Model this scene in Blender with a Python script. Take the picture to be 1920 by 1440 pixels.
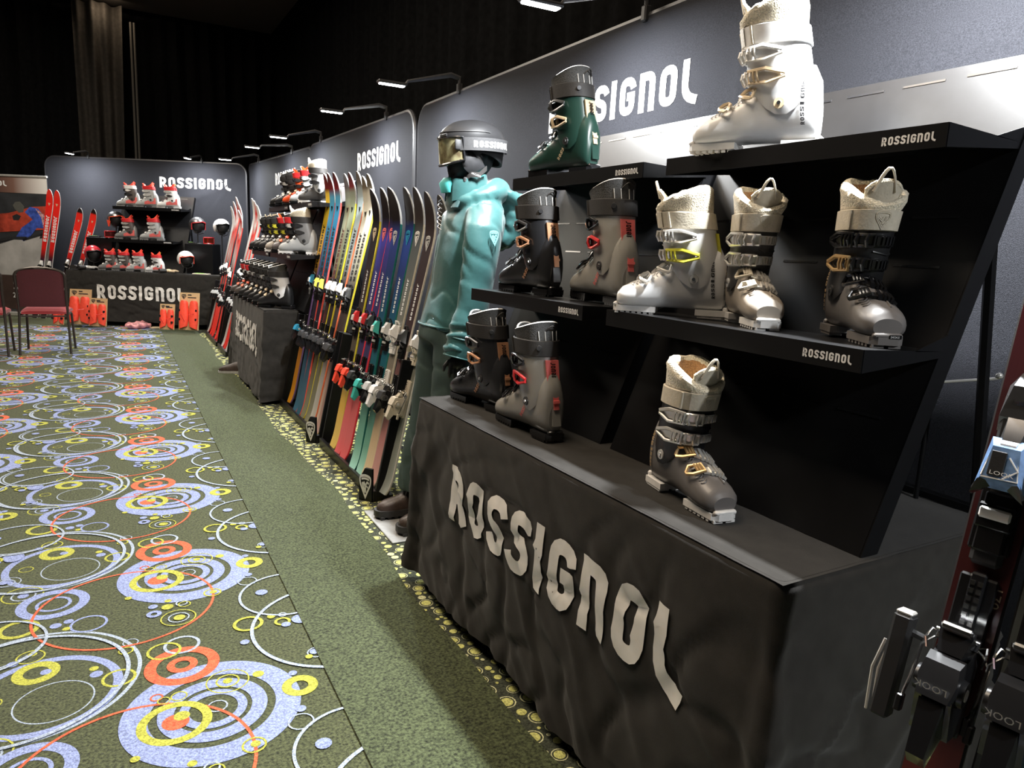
import bpy, bmesh, math, random
from mathutils import Vector, Matrix, noise
random.seed(4)
PI = math.pi
D = bpy.data
SC = bpy.context.scene
COL = SC.collection
for o in list(D.objects): D.objects.remove(o)
V = Vector
def lin(c): return tuple((x/255/12.92 if x/255 <= .04045 else ((x/255+.055)/1.055)**2.4) for x in c)

# ------------------------------------------------------------------ camera, world, lamps, exposure
cam = D.cameras.new('camera'); cam.sensor_width = 36; cam.lens = 25.2542; cam.clip_start = .02
co = D.objects.new('camera', cam); COL.objects.link(co)
co.matrix_world = Matrix(((0.877622, 0.050311, -0.476706, 0), (-0.477352, 0.182517, -0.859548, 0), (0.043762, 0.981915, 0.184197, 1.3), (0, 0, 0, 1)))
SC.camera = co
SC.view_settings.view_transform = 'Standard'; SC.view_settings.look = 'None'
SC.view_settings.gamma = 1; SC.view_settings.use_curve_mapping = False
SC.view_settings.exposure = 0.0
w = D.worlds.new('hall'); SC.world = w; w.use_nodes = True
w.node_tree.nodes['Background'].inputs[0].default_value = (.75, .78, .82, 1)
w.node_tree.nodes['Background'].inputs[1].default_value = .018
def area(name, loc, aim, sx, sy, power, col, spread=180):
    l = D.lights.new(name, 'AREA'); l.shape = 'RECTANGLE'; l.size = sx; l.size_y = sy; l.energy = power; l.color = col; l.spread = math.radians(spread)
    o = D.objects.new(name, l); COL.objects.link(o); o.location = loc
    o.rotation_euler = (V(aim)-V(loc)).to_track_quat('-Z', 'Y').to_euler(); return o
# ceiling lamps of the hall over the aisle, warm
area('hall_lamp', (-.25, 2.2, 4.7), (-.25, 2.2, 0), 1.6, 2.6, 165, (1, .82, .62))
area('hall_lamp', (-.3, 6.4, 4.7), (-.3, 6.4, 0), 1.6, 2.6, 180, (1, .88, .73))
area('hall_lamp', (-1.3, 10.3, 4.7), (-1.2, 10.3, 0), 1.6, 2.0, 150, (1, .90, .76))
LAMPS = [  # where each lamp arm clips on to a panel, and where its head hangs
    ((1.95, -.90, 2.28), (1.45, -.90, 2.225)), ((1.95, 1.02, 2.28), (1.45, 1.02, 2.225)),
    ((1.95, 2.528, 2.277), (1.46, 2.54, 2.215)), ((1.95, 4.36, 2.283), (1.507, 4.36, 2.24)),
    ((1.93, 5.698, 2.294), (1.497, 5.696, 2.265)), ((1.922, 7.732, 2.335), (1.497, 7.73, 2.30)),
    ((1.935, 9.177, 2.343), (1.477, 9.163, 2.34)), ((1.879, 11.141, 2.40), (1.426, 11.128, 2.36)),
    ((-.275, 13.062, 2.41), (-.50, 12.67, 2.39)), ((1.228, 12.182, 2.41), (1.0, 11.79, 2.39))]
LAMP_POWER = 75
for (a, h), k in zip(LAMPS, (.75, 1.35, .85, .75, .65, .62, .6, .55, .55, .55)):
    a = V(a); h = V(h); d = (a-h).normalized()
    area('lamp_light', h+V((0, 0, -.028)), h+V((0, 0, -1))+d*.22, .2, .05, LAMP_POWER*k, (.95, .98, 1), 168)
area('soffit_light', (.10, 13.7, 4.86), (.16, 14.3, 2.6), .4, .12, 7, (1, .80, .58))

# ------------------------------------------------------------------ materials
MATS = {}
def mat(name, col, rough=.5, metal=0., var=.08, scale=40., bump=0., bscale=300., coat=0., sheen=0., spec=.5, trans=0., alpha=1., emit=None):
    if name in MATS: return MATS[name]
    m = D.materials.new(name); m.use_nodes = True; MATS[name] = m
    nt = m.node_tree; b = nt.nodes['Principled BSDF']
    b.inputs['Roughness'].default_value = rough; b.inputs['Metallic'].default_value = metal
    b.inputs['Coat Weight'].default_value = coat; b.inputs['Sheen Weight'].default_value = sheen
    b.inputs['Specular IOR Level'].default_value = spec; b.inputs['Transmission Weight'].default_value = trans
    tc = nt.nodes.new('ShaderNodeTexCoord'); n = nt.nodes.new('ShaderNodeTexNoise'); n.inputs['Scale'].default_value = scale
    n.inputs['Detail'].default_value = 4
    nt.links.new(tc.outputs['Object'], n.inputs['Vector'])
    r = nt.nodes.new('ShaderNodeValToRGB')
    r.color_ramp.elements[0].position = .3; r.color_ramp.elements[1].position = .7
    r.color_ramp.elements[0].color = tuple(c*(1-var) for c in col)+(1,); r.color_ramp.elements[1].color = tuple(min(1, c*(1+var)) for c in col)+(1,)
    nt.links.new(n.outputs['Fac'], r.inputs[0]); nt.links.new(r.outputs[0], b.inputs['Base Color'])
    if bump:
        n2 = nt.nodes.new('ShaderNodeTexNoise'); n2.inputs['Scale'].default_value = bscale; n2.inputs['Detail'].default_value = 2
        nt.links.new(tc.outputs['Object'], n2.inputs['Vector'])
        bp = nt.nodes.new('ShaderNodeBump'); bp.inputs['Strength'].default_value = bump; bp.inputs['Distance'].default_value = .004
        nt.links.new(n2.outputs['Fac'], bp.inputs['Height']); nt.links.new(bp.outputs[0], b.inputs['Normal'])
    if emit:
        b.inputs['Emission Color'].default_value = emit[0]+(1,); b.inputs['Emission Strength'].default_value = emit[1]
    return m
def ramp_mat(name, stops, L, rough=.32, axis='Z', streak=.12, spec=.5):
    """colour along a local axis, from 0 to L"""
    m = D.materials.new(name); m.use_nodes = True; nt = m.node_tree; b = nt.nodes['Principled BSDF']; b.inputs['Roughness'].default_value = rough
    b.inputs['Specular IOR Level'].default_value = spec
    tc = nt.nodes.new('ShaderNodeTexCoord'); s = nt.nodes.new('ShaderNodeSeparateXYZ'); nt.links.new(tc.outputs['Object'], s.inputs[0])
    mr = nt.nodes.new('ShaderNodeMapRange'); mr.inputs['From Max'].default_value = L; nt.links.new(s.outputs[axis], mr.inputs['Value'])
    r = nt.nodes.new('ShaderNodeValToRGB'); e = r.color_ramp.elements
    while len(e) < len(stops): e.new(.5)
    for q, (p, c) in zip(e, stops): q.position = p; q.color = tuple(c)+(1,)
    nt.links.new(mr.outputs[0], r.inputs[0])
    mp = nt.nodes.new('ShaderNodeMapping'); mp.inputs['Scale'].default_value = (160, 160, 6); nt.links.new(tc.outputs['Object'], mp.inputs[0])
    n = nt.nodes.new('ShaderNodeTexNoise'); n.inputs['Scale'].default_value = 1; n.inputs['Detail'].default_value = 3; nt.links.new(mp.outputs[0], n.inputs['Vector'])
    hs = nt.nodes.new('ShaderNodeMapRange'); hs.inputs['To Min'].default_value = 1-streak; hs.inputs['To Max'].default_value = 1+streak; nt.links.new(n.outputs['Fac'], hs.inputs['Value'])
    mx = nt.nodes.new('ShaderNodeVectorMath'); mx.operation = 'SCALE'; nt.links.new(r.outputs[0], mx.inputs[0]); nt.links.new(hs.outputs[0], mx.inputs['Scale'])
    nt.links.new(mx.outputs[0], b.inputs['Base Color']); return m
def olive(name, col):
    m = mat(name, col, .95, 0, .45 if 'yarn' in name else .8, 160 if 'yarn' in name else 120, 1., 300, sheen=.12, spec=.15)
    return m
M = dict(
    black=mat('black_plastic', (.010, .010, .011), .2, coat=.3),
    dark=mat('dark_plastic', (.03, .03, .032), .35),
    matte=mat('matte_black', (.010, .010, .011), .6, bump=.05),
    steel=mat('black_powder_coated_steel', (.006, .006, .0066), .36, 0, .1, 30, .04, 900, spec=.28),
    chrome=mat('bright_metal', (.75, .75, .74), .22, 1),
    silver=mat('silver_buckle', (.72, .70, .66), .25, .55),
    gun=mat('gunmetal', (.16, .16, .165), .3, .8),
    gold=mat('bronze_gold', (.62, .42, .20), .3, .45),
    copper=mat('copper', (.70, .36, .20), .33, .35),
    tan=mat('tan_plastic', (.66, .52, .34), .45),
    red=mat('red_plastic', (.62, .03, .035), .35),
    pinkred=mat('coral_red', (.78, .16, .15), .45),
    white=mat('white_plastic', (.78, .77, .75), .32),
    snow=mat('white_print', (.80, .80, .80), .5),
    ltgrey=mat('light_grey_plastic', (.50, .50, .49), .38),
    grey=mat('mid_grey_plastic', (.22, .22, .22), .35),
    cream=mat('cream_leather', (.62, .56, .45), .55, 0, .08, 60, .2, 200),
    strap=mat('black_webbing', (.022, .020, .019), .6, 0, .2, 300, .3, 500),
    mesh=mat('grey_liner_mesh', (.055, .055, .054), .8, 0, .5, 300, .4, 300),
    pipe=mat('pale_piping', (.62, .61, .59), .5),
    orange=mat('orange_plastic', (.85, .10, .025), .4),
    coral=mat('orange_red_shell', (.90, .085, .045), .42),
    yellow=mat('yellow_plastic', (.62, .58, .05), .4),
    teal=mat('teal_plastic', (.05, .42, .36), .4),
    blue=mat('blue_plastic', (.03, .30, .52), .4),
    board=mat('kraft_cardboard', (.50, .34, .17), .85, 0, .12, 90),
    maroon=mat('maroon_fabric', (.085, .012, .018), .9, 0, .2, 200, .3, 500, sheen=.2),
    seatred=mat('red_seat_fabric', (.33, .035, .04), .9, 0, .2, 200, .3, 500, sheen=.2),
    bronze=mat('dark_bronze_tube', (.07, .06, .052), .35, .6),
    cloth=mat('black_table_cloth', (.023, .021, .0185), .9, 0, .15, 30, .25, 900, sheen=.10, spec=.15),
    print=mat('white_cloth_print', (.72, .70, .66), .6, 0, .05, 30),
    panel=mat('navy_stretch_fabric', (.0215, .0222, .0265), .7, 0, .35, 330, .5, 600, sheen=.0, spec=.06),
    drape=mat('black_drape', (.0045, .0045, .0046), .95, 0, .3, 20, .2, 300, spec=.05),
    drapelit=mat('warm_lit_black_drape', (.030, .026, .022), .9, 0, .2, 20, .2, 300, spec=.1),  # lit copy of the black drape, warm lamplight in its base colour
    ceil=mat('dark_ceiling', (.05, .038, .028), .9),
    carpet=olive('olive_carpet', (.064, .072, .032)),
    strip=olive('plain_olive_carpet', (.060, .073, .034)),
    dots=olive('dark_green_carpet', (.045, .052, .034)),
    dotyel=olive('pale_lime_carpet_yarn', (.60, .60, .20)),
    cblue=olive('blue_carpet_yarn', (.26, .31, .54)),
    cwhite=olive('pale_blue_carpet_yarn', (.36, .42, .52)),
    cyel=olive('yellow_green_carpet_yarn', (.42, .42, .06)),
    cor=olive('orange_carpet_yarn', (.68, .12, .05)),
    cdot=olive('pale_yellow_carpet_yarn', (.62, .62, .36)),
    glow=mat('lit_led_strip', (1, 1, 1), .5, emit=((.93, .97, 1.), 26)),
    lens=mat('gold_lens_reflections', (.80, .60, .34), .22, .7, .6, 30),  # uneven gold stands for streaks reflected in the mirror lens
    jacket=mat('teal_shell_fabric', (.030, .105, .105), .38, 0, .07, 12, .12, 60, sheen=.15),
    jacketin=mat('turquoise_lining', (.08, .50, .50), .6),
    jacketdk=mat('dark_teal_panel', (.012, .05, .055), .5),
    trouser=mat('grey_teal_fabric', (.040, .066, .060), .6, 0, .1, 12, .15, 60),
    skin=mat('matte_black_mannequin', (.012, .012, .013), .45),
    helm=mat('charcoal_helmet', (.014, .014, .015), .5, 0, .05, 10, spec=.15),
    leather=mat('dark_brown_leather', (.045, .030, .024), .4, 0, .2, 60, .2, 200),
    plate=mat('grey_steel_plate', (.33, .33, .32), .45, .3),
)
def fur_mat():
    m = mat('cream_fleece', (.76, .68, .52), .95, 0, .28, 230, 1., 260, sheen=.4); return m
def fur2_mat():
    return mat('brown_fleece', (.42, .22, .09), .95, 0, .3, 230, 1., 260, sheen=.4)
M['fur'] = fur_mat(); M['fur2'] = fur2_mat()
for k, c, r in [('sh_dark', (.024, .025, .028), .24), ('sh_grey', (.31, .30, .275), .26), ('sh_green', (.014, .046, .035), .36), ('sh_white', (.80, .80, .80), .33),
             ('sh_black', (.014, .014, .015), .4), ('sh_ash', (.135, .125, .12), .42), ('sh_greige', (.36, .315, .265), .42), ('sh_char', (.055, .052, .05), .42),
             ('sh_silver', (.42, .43, .43), .35), ('sh_cement', (.20, .20, .20), .35), ('sh_smoke', (.10, .085, .08), .3), ('sh_redw', (.55, .55, .55), .35)]:
    M[k] = mat(k.replace('sh_', 'shell_'), c, r, 0, .05, 14, coat=.1)

# ------------------------------------------------------------------ mesh helpers
class MB:
    def __init__(s): s.v = []; s.f = []; s.m = []
    def add(s, vs, fs, mi=0):
        b = len(s.v); s.v += [tuple(x) for x in vs]; s.f += [tuple(b+i for i in f) for f in fs]; s.m += [mi]*len(fs); return s
    def grid(s, P, cu=False, cv=False, mi=0, mif=None, flip=False):
        nu = len(P); nv = len(P[0]); b = len(s.v)
        for r in P: s.v += [tuple(x) for x in r]
        for i in range(nu if cu else nu-1):
            for j in range(nv if cv else nv-1):
                q = (b+i*nv+j, b+((i+1) % nu)*nv+j, b+((i+1) % nu)*nv+(j+1) % nv, b+i*nv+(j+1) % nv)
                s.f.append(q[::-1] if flip else q); s.m.append(mif(i, j) if mif else mi)
        return s
    def fan(s, ring, mi=0, flip=False):
        b = len(s.v); s.v += [tuple(x) for x in ring]; f = tuple(range(b, b+len(ring))); s.f.append(f[::-1] if flip else f); s.m.append(mi); return s
    def loft(s, rings, mi=0, cap=True, mif=None):
        s.grid(rings, False, True, mi, mif)
        if cap: s.fan(rings[0], mi); s.fan(rings[-1], mi, True)
        return s
    def hull(s, pts, mi=0):
        bm = bmesh.new()
        for p in pts: bm.verts.new(p)
        r = bmesh.ops.convex_hull(bm, input=bm.verts)
        bmesh.ops.delete(bm, geom=[g for g in r['geom_interior'] if isinstance(g, bmesh.types.BMVert)], context='VERTS')
        bmesh.ops.dissolve_limit(bm, angle_limit=.01, verts=bm.verts, edges=bm.edges)
        bm.verts.index_update(); s.add([v.co[:] for v in bm.verts], [[v.index for v in f.verts] for f in bm.faces], mi); bm.free(); return s
    def box(s, c, d, R=None, ch=.0, mi=0):
        c = V(c); h = [x/2 for x in d]; pts = []
        for sx in (-1, 1):
            for sy in (-1, 1):
                for sz in (-1, 1):
                    if ch:
                        for k in range(3):
                            q = [sx*(h[0]-ch), sy*(h[1]-ch), sz*(h[2]-ch)]; q[k] += (sx, sy, sz)[k]*ch; pts.append(V(q))
                    else: pts.append(V((sx*h[0], sy*h[1], sz*h[2])))
        if R is not None: pts = [R @ p for p in pts]
        pts = [p+c for p in pts]
        if ch: return s.hull(pts, mi)
        return s.add(pts, [(0, 1, 3, 2), (4, 6, 7, 5), (0, 4, 5, 1), (2, 3, 7, 6), (0, 2, 6, 4), (1, 5, 7, 3)], mi)
    def tube(s, pts, r, seg=8, closed=False, cap=True, mi=0, flat=1.):
        pts = [V(p) for p in pts]; n = len(pts); rings = []; up = None
        for i, p in enumerate(pts):
            if closed: t = pts[(i+1) % n]-pts[i-1]
            else: t = pts[min(i+1, n-1)]-pts[max(i-1, 0)]
            t.normalize()
            if up is None: up = t.orthogonal().normalized()
            up = (up-t*up.dot(t)).normalized(); q = t.cross(up); rr = r[i] if isinstance(r, (list, tuple)) else r
            rings.append([p+up*math.cos(2*PI*k/seg)*rr+q*math.sin(2*PI*k/seg)*rr*flat for k in range(seg)])
        s.grid(rings, closed, True, mi)
        if cap and not closed: s.fan(rings[0], mi); s.fan(rings[-1], mi, True)
        return s
    def cyl(s, a, b, r, r2=None, seg=16, mi=0): return s.tube([a, b], [r, r if r2 is None else r2], seg, mi=mi)
    def prism(s, poly, h, O, X, Y, mi=0):
        O, X, Y = V(O), V(X), V(Y); N = X.cross(Y).normalized()*h
        a = [O+X*p[0]+Y*p[1] for p in poly]; b = [p+N for p in a]
        s.grid([a, b], False, True, mi); s.fan(a, mi); s.fan(b, mi, True); return s
    def ell(s, c, r, nu=14, nv=10, mi=0, R=None):
        rings = []
        for i in range(nv+1):
            t = PI*i/nv; t = min(max(t, .02), PI-.02)
            ring = []
            for k in range(nu):
                p = V((r[0]*math.sin(t)*math.cos(2*PI*k/nu), r[1]*math.sin(t)*math.sin(2*PI*k/nu), -r[2]*math.cos(t)))
                if R is not None: p = R @ p
                ring.append(p+V(c))
            rings.append(ring)
        return s.loft(rings, mi)
    def mesh(s, name, mats, smooth=35, recalc=True):
        me = D.meshes.new(name); me.from_pydata(s.v, [], s.f)
        for m in mats: me.materials.append(m)
        if any(s.m): me.polygons.foreach_set('material_index', s.m)
        if recalc:
            bm = bmesh.new(); bm.from_mesh(me); bmesh.ops.recalc_face_normals(bm, faces=bm.faces); bm.to_mesh(me); bm.free()
        if smooth:
            me.polygons.foreach_set('use_smooth', [True]*len(me.polygons)); me.set_sharp_from_angle(angle=math.radians(smooth))
        me.update(); return me
    def build(s, name, mats, parent=None, smooth=35, recalc=True):
        if not isinstance(mats, (list, tuple)): mats = [mats]
        return link(name, s.mesh(name, mats, smooth, recalc), parent)
def link(name, me, parent=None):
    o = D.objects.new(name, me); COL.objects.link(o)
    if parent is not None: o.parent = parent
    return o
def thing(name, label, cat, loc=(0, 0, 0), rz=0, group=None):
    o = D.objects.new(name, None); COL.objects.link(o); o.location = loc; o.rotation_euler = (0, 0, rz); o.empty_display_size = .05
    return tag(o, label, cat, group)
def tag(o, label, cat, group=None):
    o['label'] = label; o['category'] = cat
    if group: o['group'] = group
    return o
def struct(name, mb, m, smooth=35, recalc=True):
    o = mb.build(name, m, None, smooth, recalc); o['kind'] = 'structure'; return o
def inv(o, parent, loc, rz):
    """parent a mesh whose vertices are in world space under a thing placed at loc"""
    o.parent = parent; o.matrix_parent_inverse = (Matrix.Translation(loc) @ Matrix.Rotation(rz, 4, 'Z')).inverted(); return o

# ------------------------------------------------------------------ lettering
def fillet(path, closed):
    out = []; n = len(path)
    for i, p in enumerate(path):
        r = p[2] if len(p) > 2 else 0; q = V(p[:2])
        if r <= 0 or (not closed and i in (0, n-1)): out.append(q); continue
        a = V(path[i-1][:2])-q; b = V(path[(i+1) % n][:2])-q; la, lb = a.length, b.length; a /= la; b /= lb
        t = min(r, la*.5 if (closed or 0 < i-1) else la*.95, lb*.5 if (closed or i+1 < n-1) else lb*.95)
        for k in range(5):
            u = k/4; out.append((q+a*t)*(1-u)**2+q*2*u*(1-u)+(q+b*t)*u*u)
    o2 = [out[0]]
    for p in out[1:]:
        if (p-o2[-1]).length > 1e-4: o2.append(p)
    if closed and (o2[0]-o2[-1]).length < 1e-4: o2.pop()
    return o2
def strip(path, w, closed=False):
    P = fillet(path, closed); n = len(P); L = []
    for i in range(n):
        d1 = (P[i]-P[i-1]) if (closed or i > 0) else P[1]-P[0]
        d2 = (P[(i+1) % n]-P[i]) if (closed or i < n-1) else P[-1]-P[-2]
        d1 = d1.normalized(); d2 = d2.normalized(); n1 = V((-d1.y, d1.x)); n2 = V((-d2.y, d2.x)); m = n1+n2
        m = m.normalized() if m.length > .05 else n1
        k = w/2/max(.45, m.dot(n1)); L.append((P[i]+m*k, P[i]-m*k))
    if closed: L.append(L[0])
    return L
W_ = .21
GL = {'R': (.64, [([(.125, 0), (.125, 1)], 0), ([(.125, .875), (.49, .875, .25), (.49, .43, .22), (.125, .43)], 0), ([(.32, .43), (.53, 0)], 0)]),
      'O': (.62, [([(.125, .125, .22), (.495, .125, .22), (.495, .875, .22), (.125, .875, .22)], 1)]),
      'S': (.60, [([(.56, .70), (.50, .875, .2), (.125, .875, .22), (.125, .55, .18), (.475, .45, .18), (.475, .125, .22), (.10, .125, .2), (.04, .30)], 0)]),
      'I': (.25, [([(.125, 0), (.125, 1)], 0)]),
      'G': (.62, [([(.54, .68), (.495, .875, .2), (.125, .875, .22), (.125, .125, .22), (.495, .125, .22), (.495, .49), (.30, .49)], 0)]),
      'n': (.62, [([(.125, 0), (.125, .875), (.495, .875, .24), (.495, 0)], 0)]),
      'L': (.50, [([(.125, 1), (.125, .14, .3), (.52, .03)], 0)])}
def logo(mb, fn, text='ROSSIGnOL', maxq=.3, mi=0, ratio=6.5):
    """fn(u, v) -> point; u runs 0..1 over the word, v 0..1 over the letter height"""
    tot = sum(GL[c][0] for c in text)+.13*(len(text)-1); x = 0
    for c in text:
        adv, paths = GL[c]
        for p, cl in paths:
            L = strip(p, W_, bool(cl)); Q = [L[0]]
            for a, b in zip(L, L[1:]):
                k = max(1, int(math.ceil((((a[0]+a[1])-(b[0]+b[1]))/2).length/maxq)))
                for j in range(1, k+1): Q.append((a[0].lerp(b[0], j/k), a[1].lerp(b[1], j/k)))
            mb.grid([[fn((x+e.x)/tot, e.y) for e in (q[0], q[0].lerp(q[1], .5), q[1])] for q in Q], mi=mi)
        x += adv+.13
    return mb
def flat_logo(mb, O, X, Y, h=None, text='ROSSIGnOL', mi=0):
    O, X, Y = V(O), V(X), V(Y)
    return logo(mb, lambda u, v: O+X*u+Y*v, text, 9, mi)
def shield(mb, O, X, Y, mi=0):
    """the shield emblem: outline with a bar and a bird-like mark inside; X, Y span its width and height"""
    O, X, Y = V(O), V(X), V(Y); f = lambda e: O+X*e.x+Y*e.y
    out = [(.5, 0), (.04, .60, .1), (.0, .90, .2), (.5, 1.0, .3), (1.0, .90, .2), (.96, .60, .1)]
    for p, w_, cl in [(out, .12, True), ([(.16, .80), (.5, .86, .2), (.84, .80)], .09, False), ([(.24, .66), (.34, .40), (.50, .24)], .14, False), ([(.36, .68), (.50, .50), (.52, .20)], .13, False), ([(.56, .56), (.66, .70, .08), (.82, .62)], .10, False), ([(.60, .52), (.72, .44)], .08, False)]:
        L = strip(p, w_, cl); mb.grid([[f(a), f(b)] for a, b in L], mi=mi)
    return mb
def font(text, O, X, Y, m, name, parent, depth=0):
    """lettering in the built-in face; X, Y are the directions, |Y| the cap height"""
    c = D.curves.new('t', 'FONT'); c.body = text; c.size = 1; c.resolution_u = 2
    t = D.objects.new('t', c); me = D.meshes.new_from_object(t); D.objects.remove(t); D.curves.remove(c)
    O, X, Y = V(O), V(X), V(Y)
    for v in me.vertices: v.co = O+X*v.co.x*1.38+Y*v.co.y*1.38
    me.materials.append(m); return link(name, me, parent)

# ------------------------------------------------------------------ floor
CARP = [(-.282,3.221,.294,.0115,"w"),(-.240,3.148,.200,.0252,"b"),(-.211,3.100,.100,.0042,"w"),(-.413,3.498,.161,.0080,"w"),(-.267,3.276,.062,.0290,"y"),(-.242,3.270,.015,.0000,"b"),(-.051,3.150,.047,.0087,"y"),(-.117,3.232,.013,.0000,"y"),(-.110,3.197,.018,.0000,"b"),(-.361,3.155,.026,.0041,"y"),(-.409,3.057,.043,.0040,"w"),(-.423,3.067,.014,.0000,"b"),(-.351,2.922,.066,.0051,"y"),(-.348,2.915,.040,.0057,"w"),(-.349,2.914,.018,.0000,"b"),(-.251,2.808,.112,.0329,"b"),(-.250,2.807,.056,.0113,"b"),(-.138,2.610,.057,.0084,"b"),(-.198,2.652,.015,.0000,"b"),(-.202,2.601,.012,.0000,"y"),(-.234,2.636,.018,.0000,"b"),(-.339,2.657,.061,.0169,"y"),(-.289,3.377,.040,.0052,"y"),(-.285,3.392,.013,.0000,"y"),(-.333,3.352,.016,.0000,"b"),(-.416,3.299,.038,.0000,"b"),(-.017,3.345,.024,.0038,"w"),(-.031,3.299,.023,.0053,"y"),(.180,2.882,.235,.0694,"b"),(.180,2.882,.143,.0412,"b"),(.180,2.882,.089,.0251,"b"),(.191,2.888,.028,.0048,"w"),(-.024,2.689,.287,.0090,"o"),(.120,3.142,.106,.0334,"o"),(.120,3.145,.044,.0223,"o"),(.128,3.265,.055,.0096,"w"),(.075,3.248,.051,.0085,"y"),(.080,2.860,.094,.0245,"y"),(.082,2.861,.035,.0000,"o"),(.099,2.883,.021,.0000,"y"),(.232,3.000,.061,.0041,"y"),(.232,3.000,.034,.0054,"y"),(.232,3.000,.014,.0000,"y"),(.319,2.999,.017,.0000,"y"),(.419,2.889,.052,.0280,"y"),(.413,2.961,.013,.0000,"b"),(.042,2.997,.018,.0053,"o"),(.059,2.974,.018,.0039,"y"),(.099,2.979,.023,.0040,"y"),(.256,2.678,.032,.0058,"y"),(.260,2.681,.013,.0000,"y"),(-.018,2.748,.012,.0000,"y"),(.107,2.672,.012,.0000,"y"),(.149,2.637,.021,.0052,"w"),(.157,2.624,.022,.0044,"y"),(.102,2.625,.020,.0000,"y"),(.057,2.646,.016,.0000,"b"),(.058,2.589,.025,.0147,"b"),(.131,2.531,.057,.0046,"y"),(.132,2.531,.035,.0050,"w"),(.134,2.530,.019,.0000,"y"),(.397,2.777,.015,.0000,"b"),(.385,2.721,.036,.0047,"w"),(.418,2.607,.022,.0000,"b"),(.338,2.393,.050,.0114,"y"),(.417,2.411,.014,.0000,"y"),(.455,2.409,.015,.0051,"w"),(.446,2.362,.028,.0100,"y"),(.453,2.337,.016,.0000,"b"),(.506,2.356,.031,.0000,"b"),(.310,2.277,.015,.0000,"b"),(.506,2.124,.031,.0043,"w"),(.499,2.130,.015,.0000,"b"),(.478,2.108,.012,.0000,"y"),(.501,2.565,.169,.0090,"w"),(.616,2.289,.285,.0120,"w")]
mb = MB()
mb.add([(-9, -4, 0), (6, -4, 0), (6, 18, 0), (-9, 18, 0)], [(0, 1, 2, 3)], 0)
ci = {'b': 1, 'w': 2, 'y': 3, 'o': 4}
for i in range(-4, 1):
    for j in range(-3, 10):
        for k, (x, y, r, t, c) in enumerate(CARP):
            X = x+i*.92; Y = y+j*.92
            if X-r > .52 or Y > 11.8 or Y+r < .2 or X < -3.4: continue
            far = Y > 5.5; n = int(min(40 if far else 72, max(8 if far else 12, r*(180 if far else 420)))); z = .0004+k*.00005
            P = [(X+math.cos(2*PI*a/n)*r, Y+math.sin(2*PI*a/n)*r, z) for a in range(n)]
            if t <= 0: mb.fan(P, ci[c])
            else: mb.grid([P, [(X+math.cos(2*PI*a/n)*(r-t), Y+math.sin(2*PI*a/n)*(r-t), z) for a in range(n)]], False, True, ci[c])
struct('floor', mb, [M['carpet'], M['cblue'], M['cwhite'], M['cyel'], M['cor']], 0, False)
# the plain olive strip between the two patterned carpets; its right edge wanders a little
mb = MB(); L = []
for k in range(90):
    y = -1+k*13.2/89; L.append((y, .505, .945+.022*math.sin(y*2.1+.4)+.010*math.sin(y*7.3)))
T = .006
mb.grid([[(a, y, 0), (a, y, T), (b, y, T), (b, y, 0)] for y, a, b in L])
struct('trim_1', mb, [M['strip']], 20)
mb = MB(); mb.add([(.9, -2, .0008), (4.5, -2, .0008), (4.5, 13, .0008), (.9, 13, .0008)], [(0, 1, 2, 3)], 0)
rnd = random.Random(7); used = []
cells = {}
def free(x, y, r):
    for a in range(int(x/.06)-1, int(x/.06)+2):
        for b in range(int(y/.06)-1, int(y/.06)+2):
            for (X, Y, q) in cells.get((a, b), ()):
                if (X-x)**2+(Y-y)**2 < (q+r+.003)**2: return False
    return True
for pas, (r0, r1, n) in enumerate(((.021, .030, 4200), (.011, .018, 11000), (.005, .008, 12000))):
    for _ in range(n):
        x = rnd.uniform(.9, 2.1); y = .3+rnd.random()**1.4*10.2; r = rnd.uniform(r0, r1)
        if y > 6 and pas == 2: continue
        if not free(x, y, r): continue
        cells.setdefault((int(x/.06), int(y/.06)), []).append((x, y, r))
        ns = 14 if y < 4 else 8
        P = lambda q, z: [(x+math.cos(2*PI*a/ns)*q, y+math.sin(2*PI*a/ns)*q, z) for a in range(ns)]
        if pas == 0: mb.fan(P(r, .0016), 1); mb.fan(P(r*.86, .0017), 0); mb.fan(P(r*.68, .0018), 2)
        else: mb.fan(P(r, .0017), 2 if rnd.random() < .75 else 1)
struct('trim_2', mb, [M['dots'], M['cdot'], M['dotyel']], 0, False)

# ------------------------------------------------------------------ drapes and ceiling
def drape(pts, z0, z1, m, name, fold=.16, amp=.05, seed=0, smooth=60):
    mb = MB(); r = random.Random(seed); rows = []
    for (x0, y0), (x1, y1) in zip(pts, pts[1:]):
        a = V((x0, y0)); b = V((x1, y1)); d = (b-a).normalized(); nrm = V((d.y, -d.x)); n = int((b-a).length/fold*5)
        for k in range(n+1):
            s = (b-a).length*k/n; ph = s/fold*2*PI
            rows.append([(lambda q, z: (q.x, q.y, z))(a+d*s+nrm*amp*(math.sin(ph+.5*math.sin(z*1.1+s))+.5*math.sin(ph*.37+seed))*(1-.15*z/z1), z) for z in [z0+(z1-z0)*i/6 for i in range(7)]])
    mb.grid(rows); return struct(name, mb, [m], smooth, False)
drape([(-7.5, 14.6), (2.95, 14.6)], 0, 5.35, M['drape'], 'wall_back', .26, .055, 1)
drape([(2.9, 14.55), (2.9, -3.5)], 0, 5.35, M['drape'], 'wall_right', .30, .05, 2)
drape([(-7.5, -3.4), (-7.5, 14.6)], 0, 5.35, M['drape'], 'wall_left', .5, .05, 3)
mb = MB(); mb.box((-2.3, 5.5, 5.45), (10.6, 18.4, .1)); struct('ceiling', mb, [M['matte']])
mb = MB(); mb.box((-1.0, 11.9, 5.0), (7.3, 4.6, .24)); struct('trim_3', mb, [M['ceil']])
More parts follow.
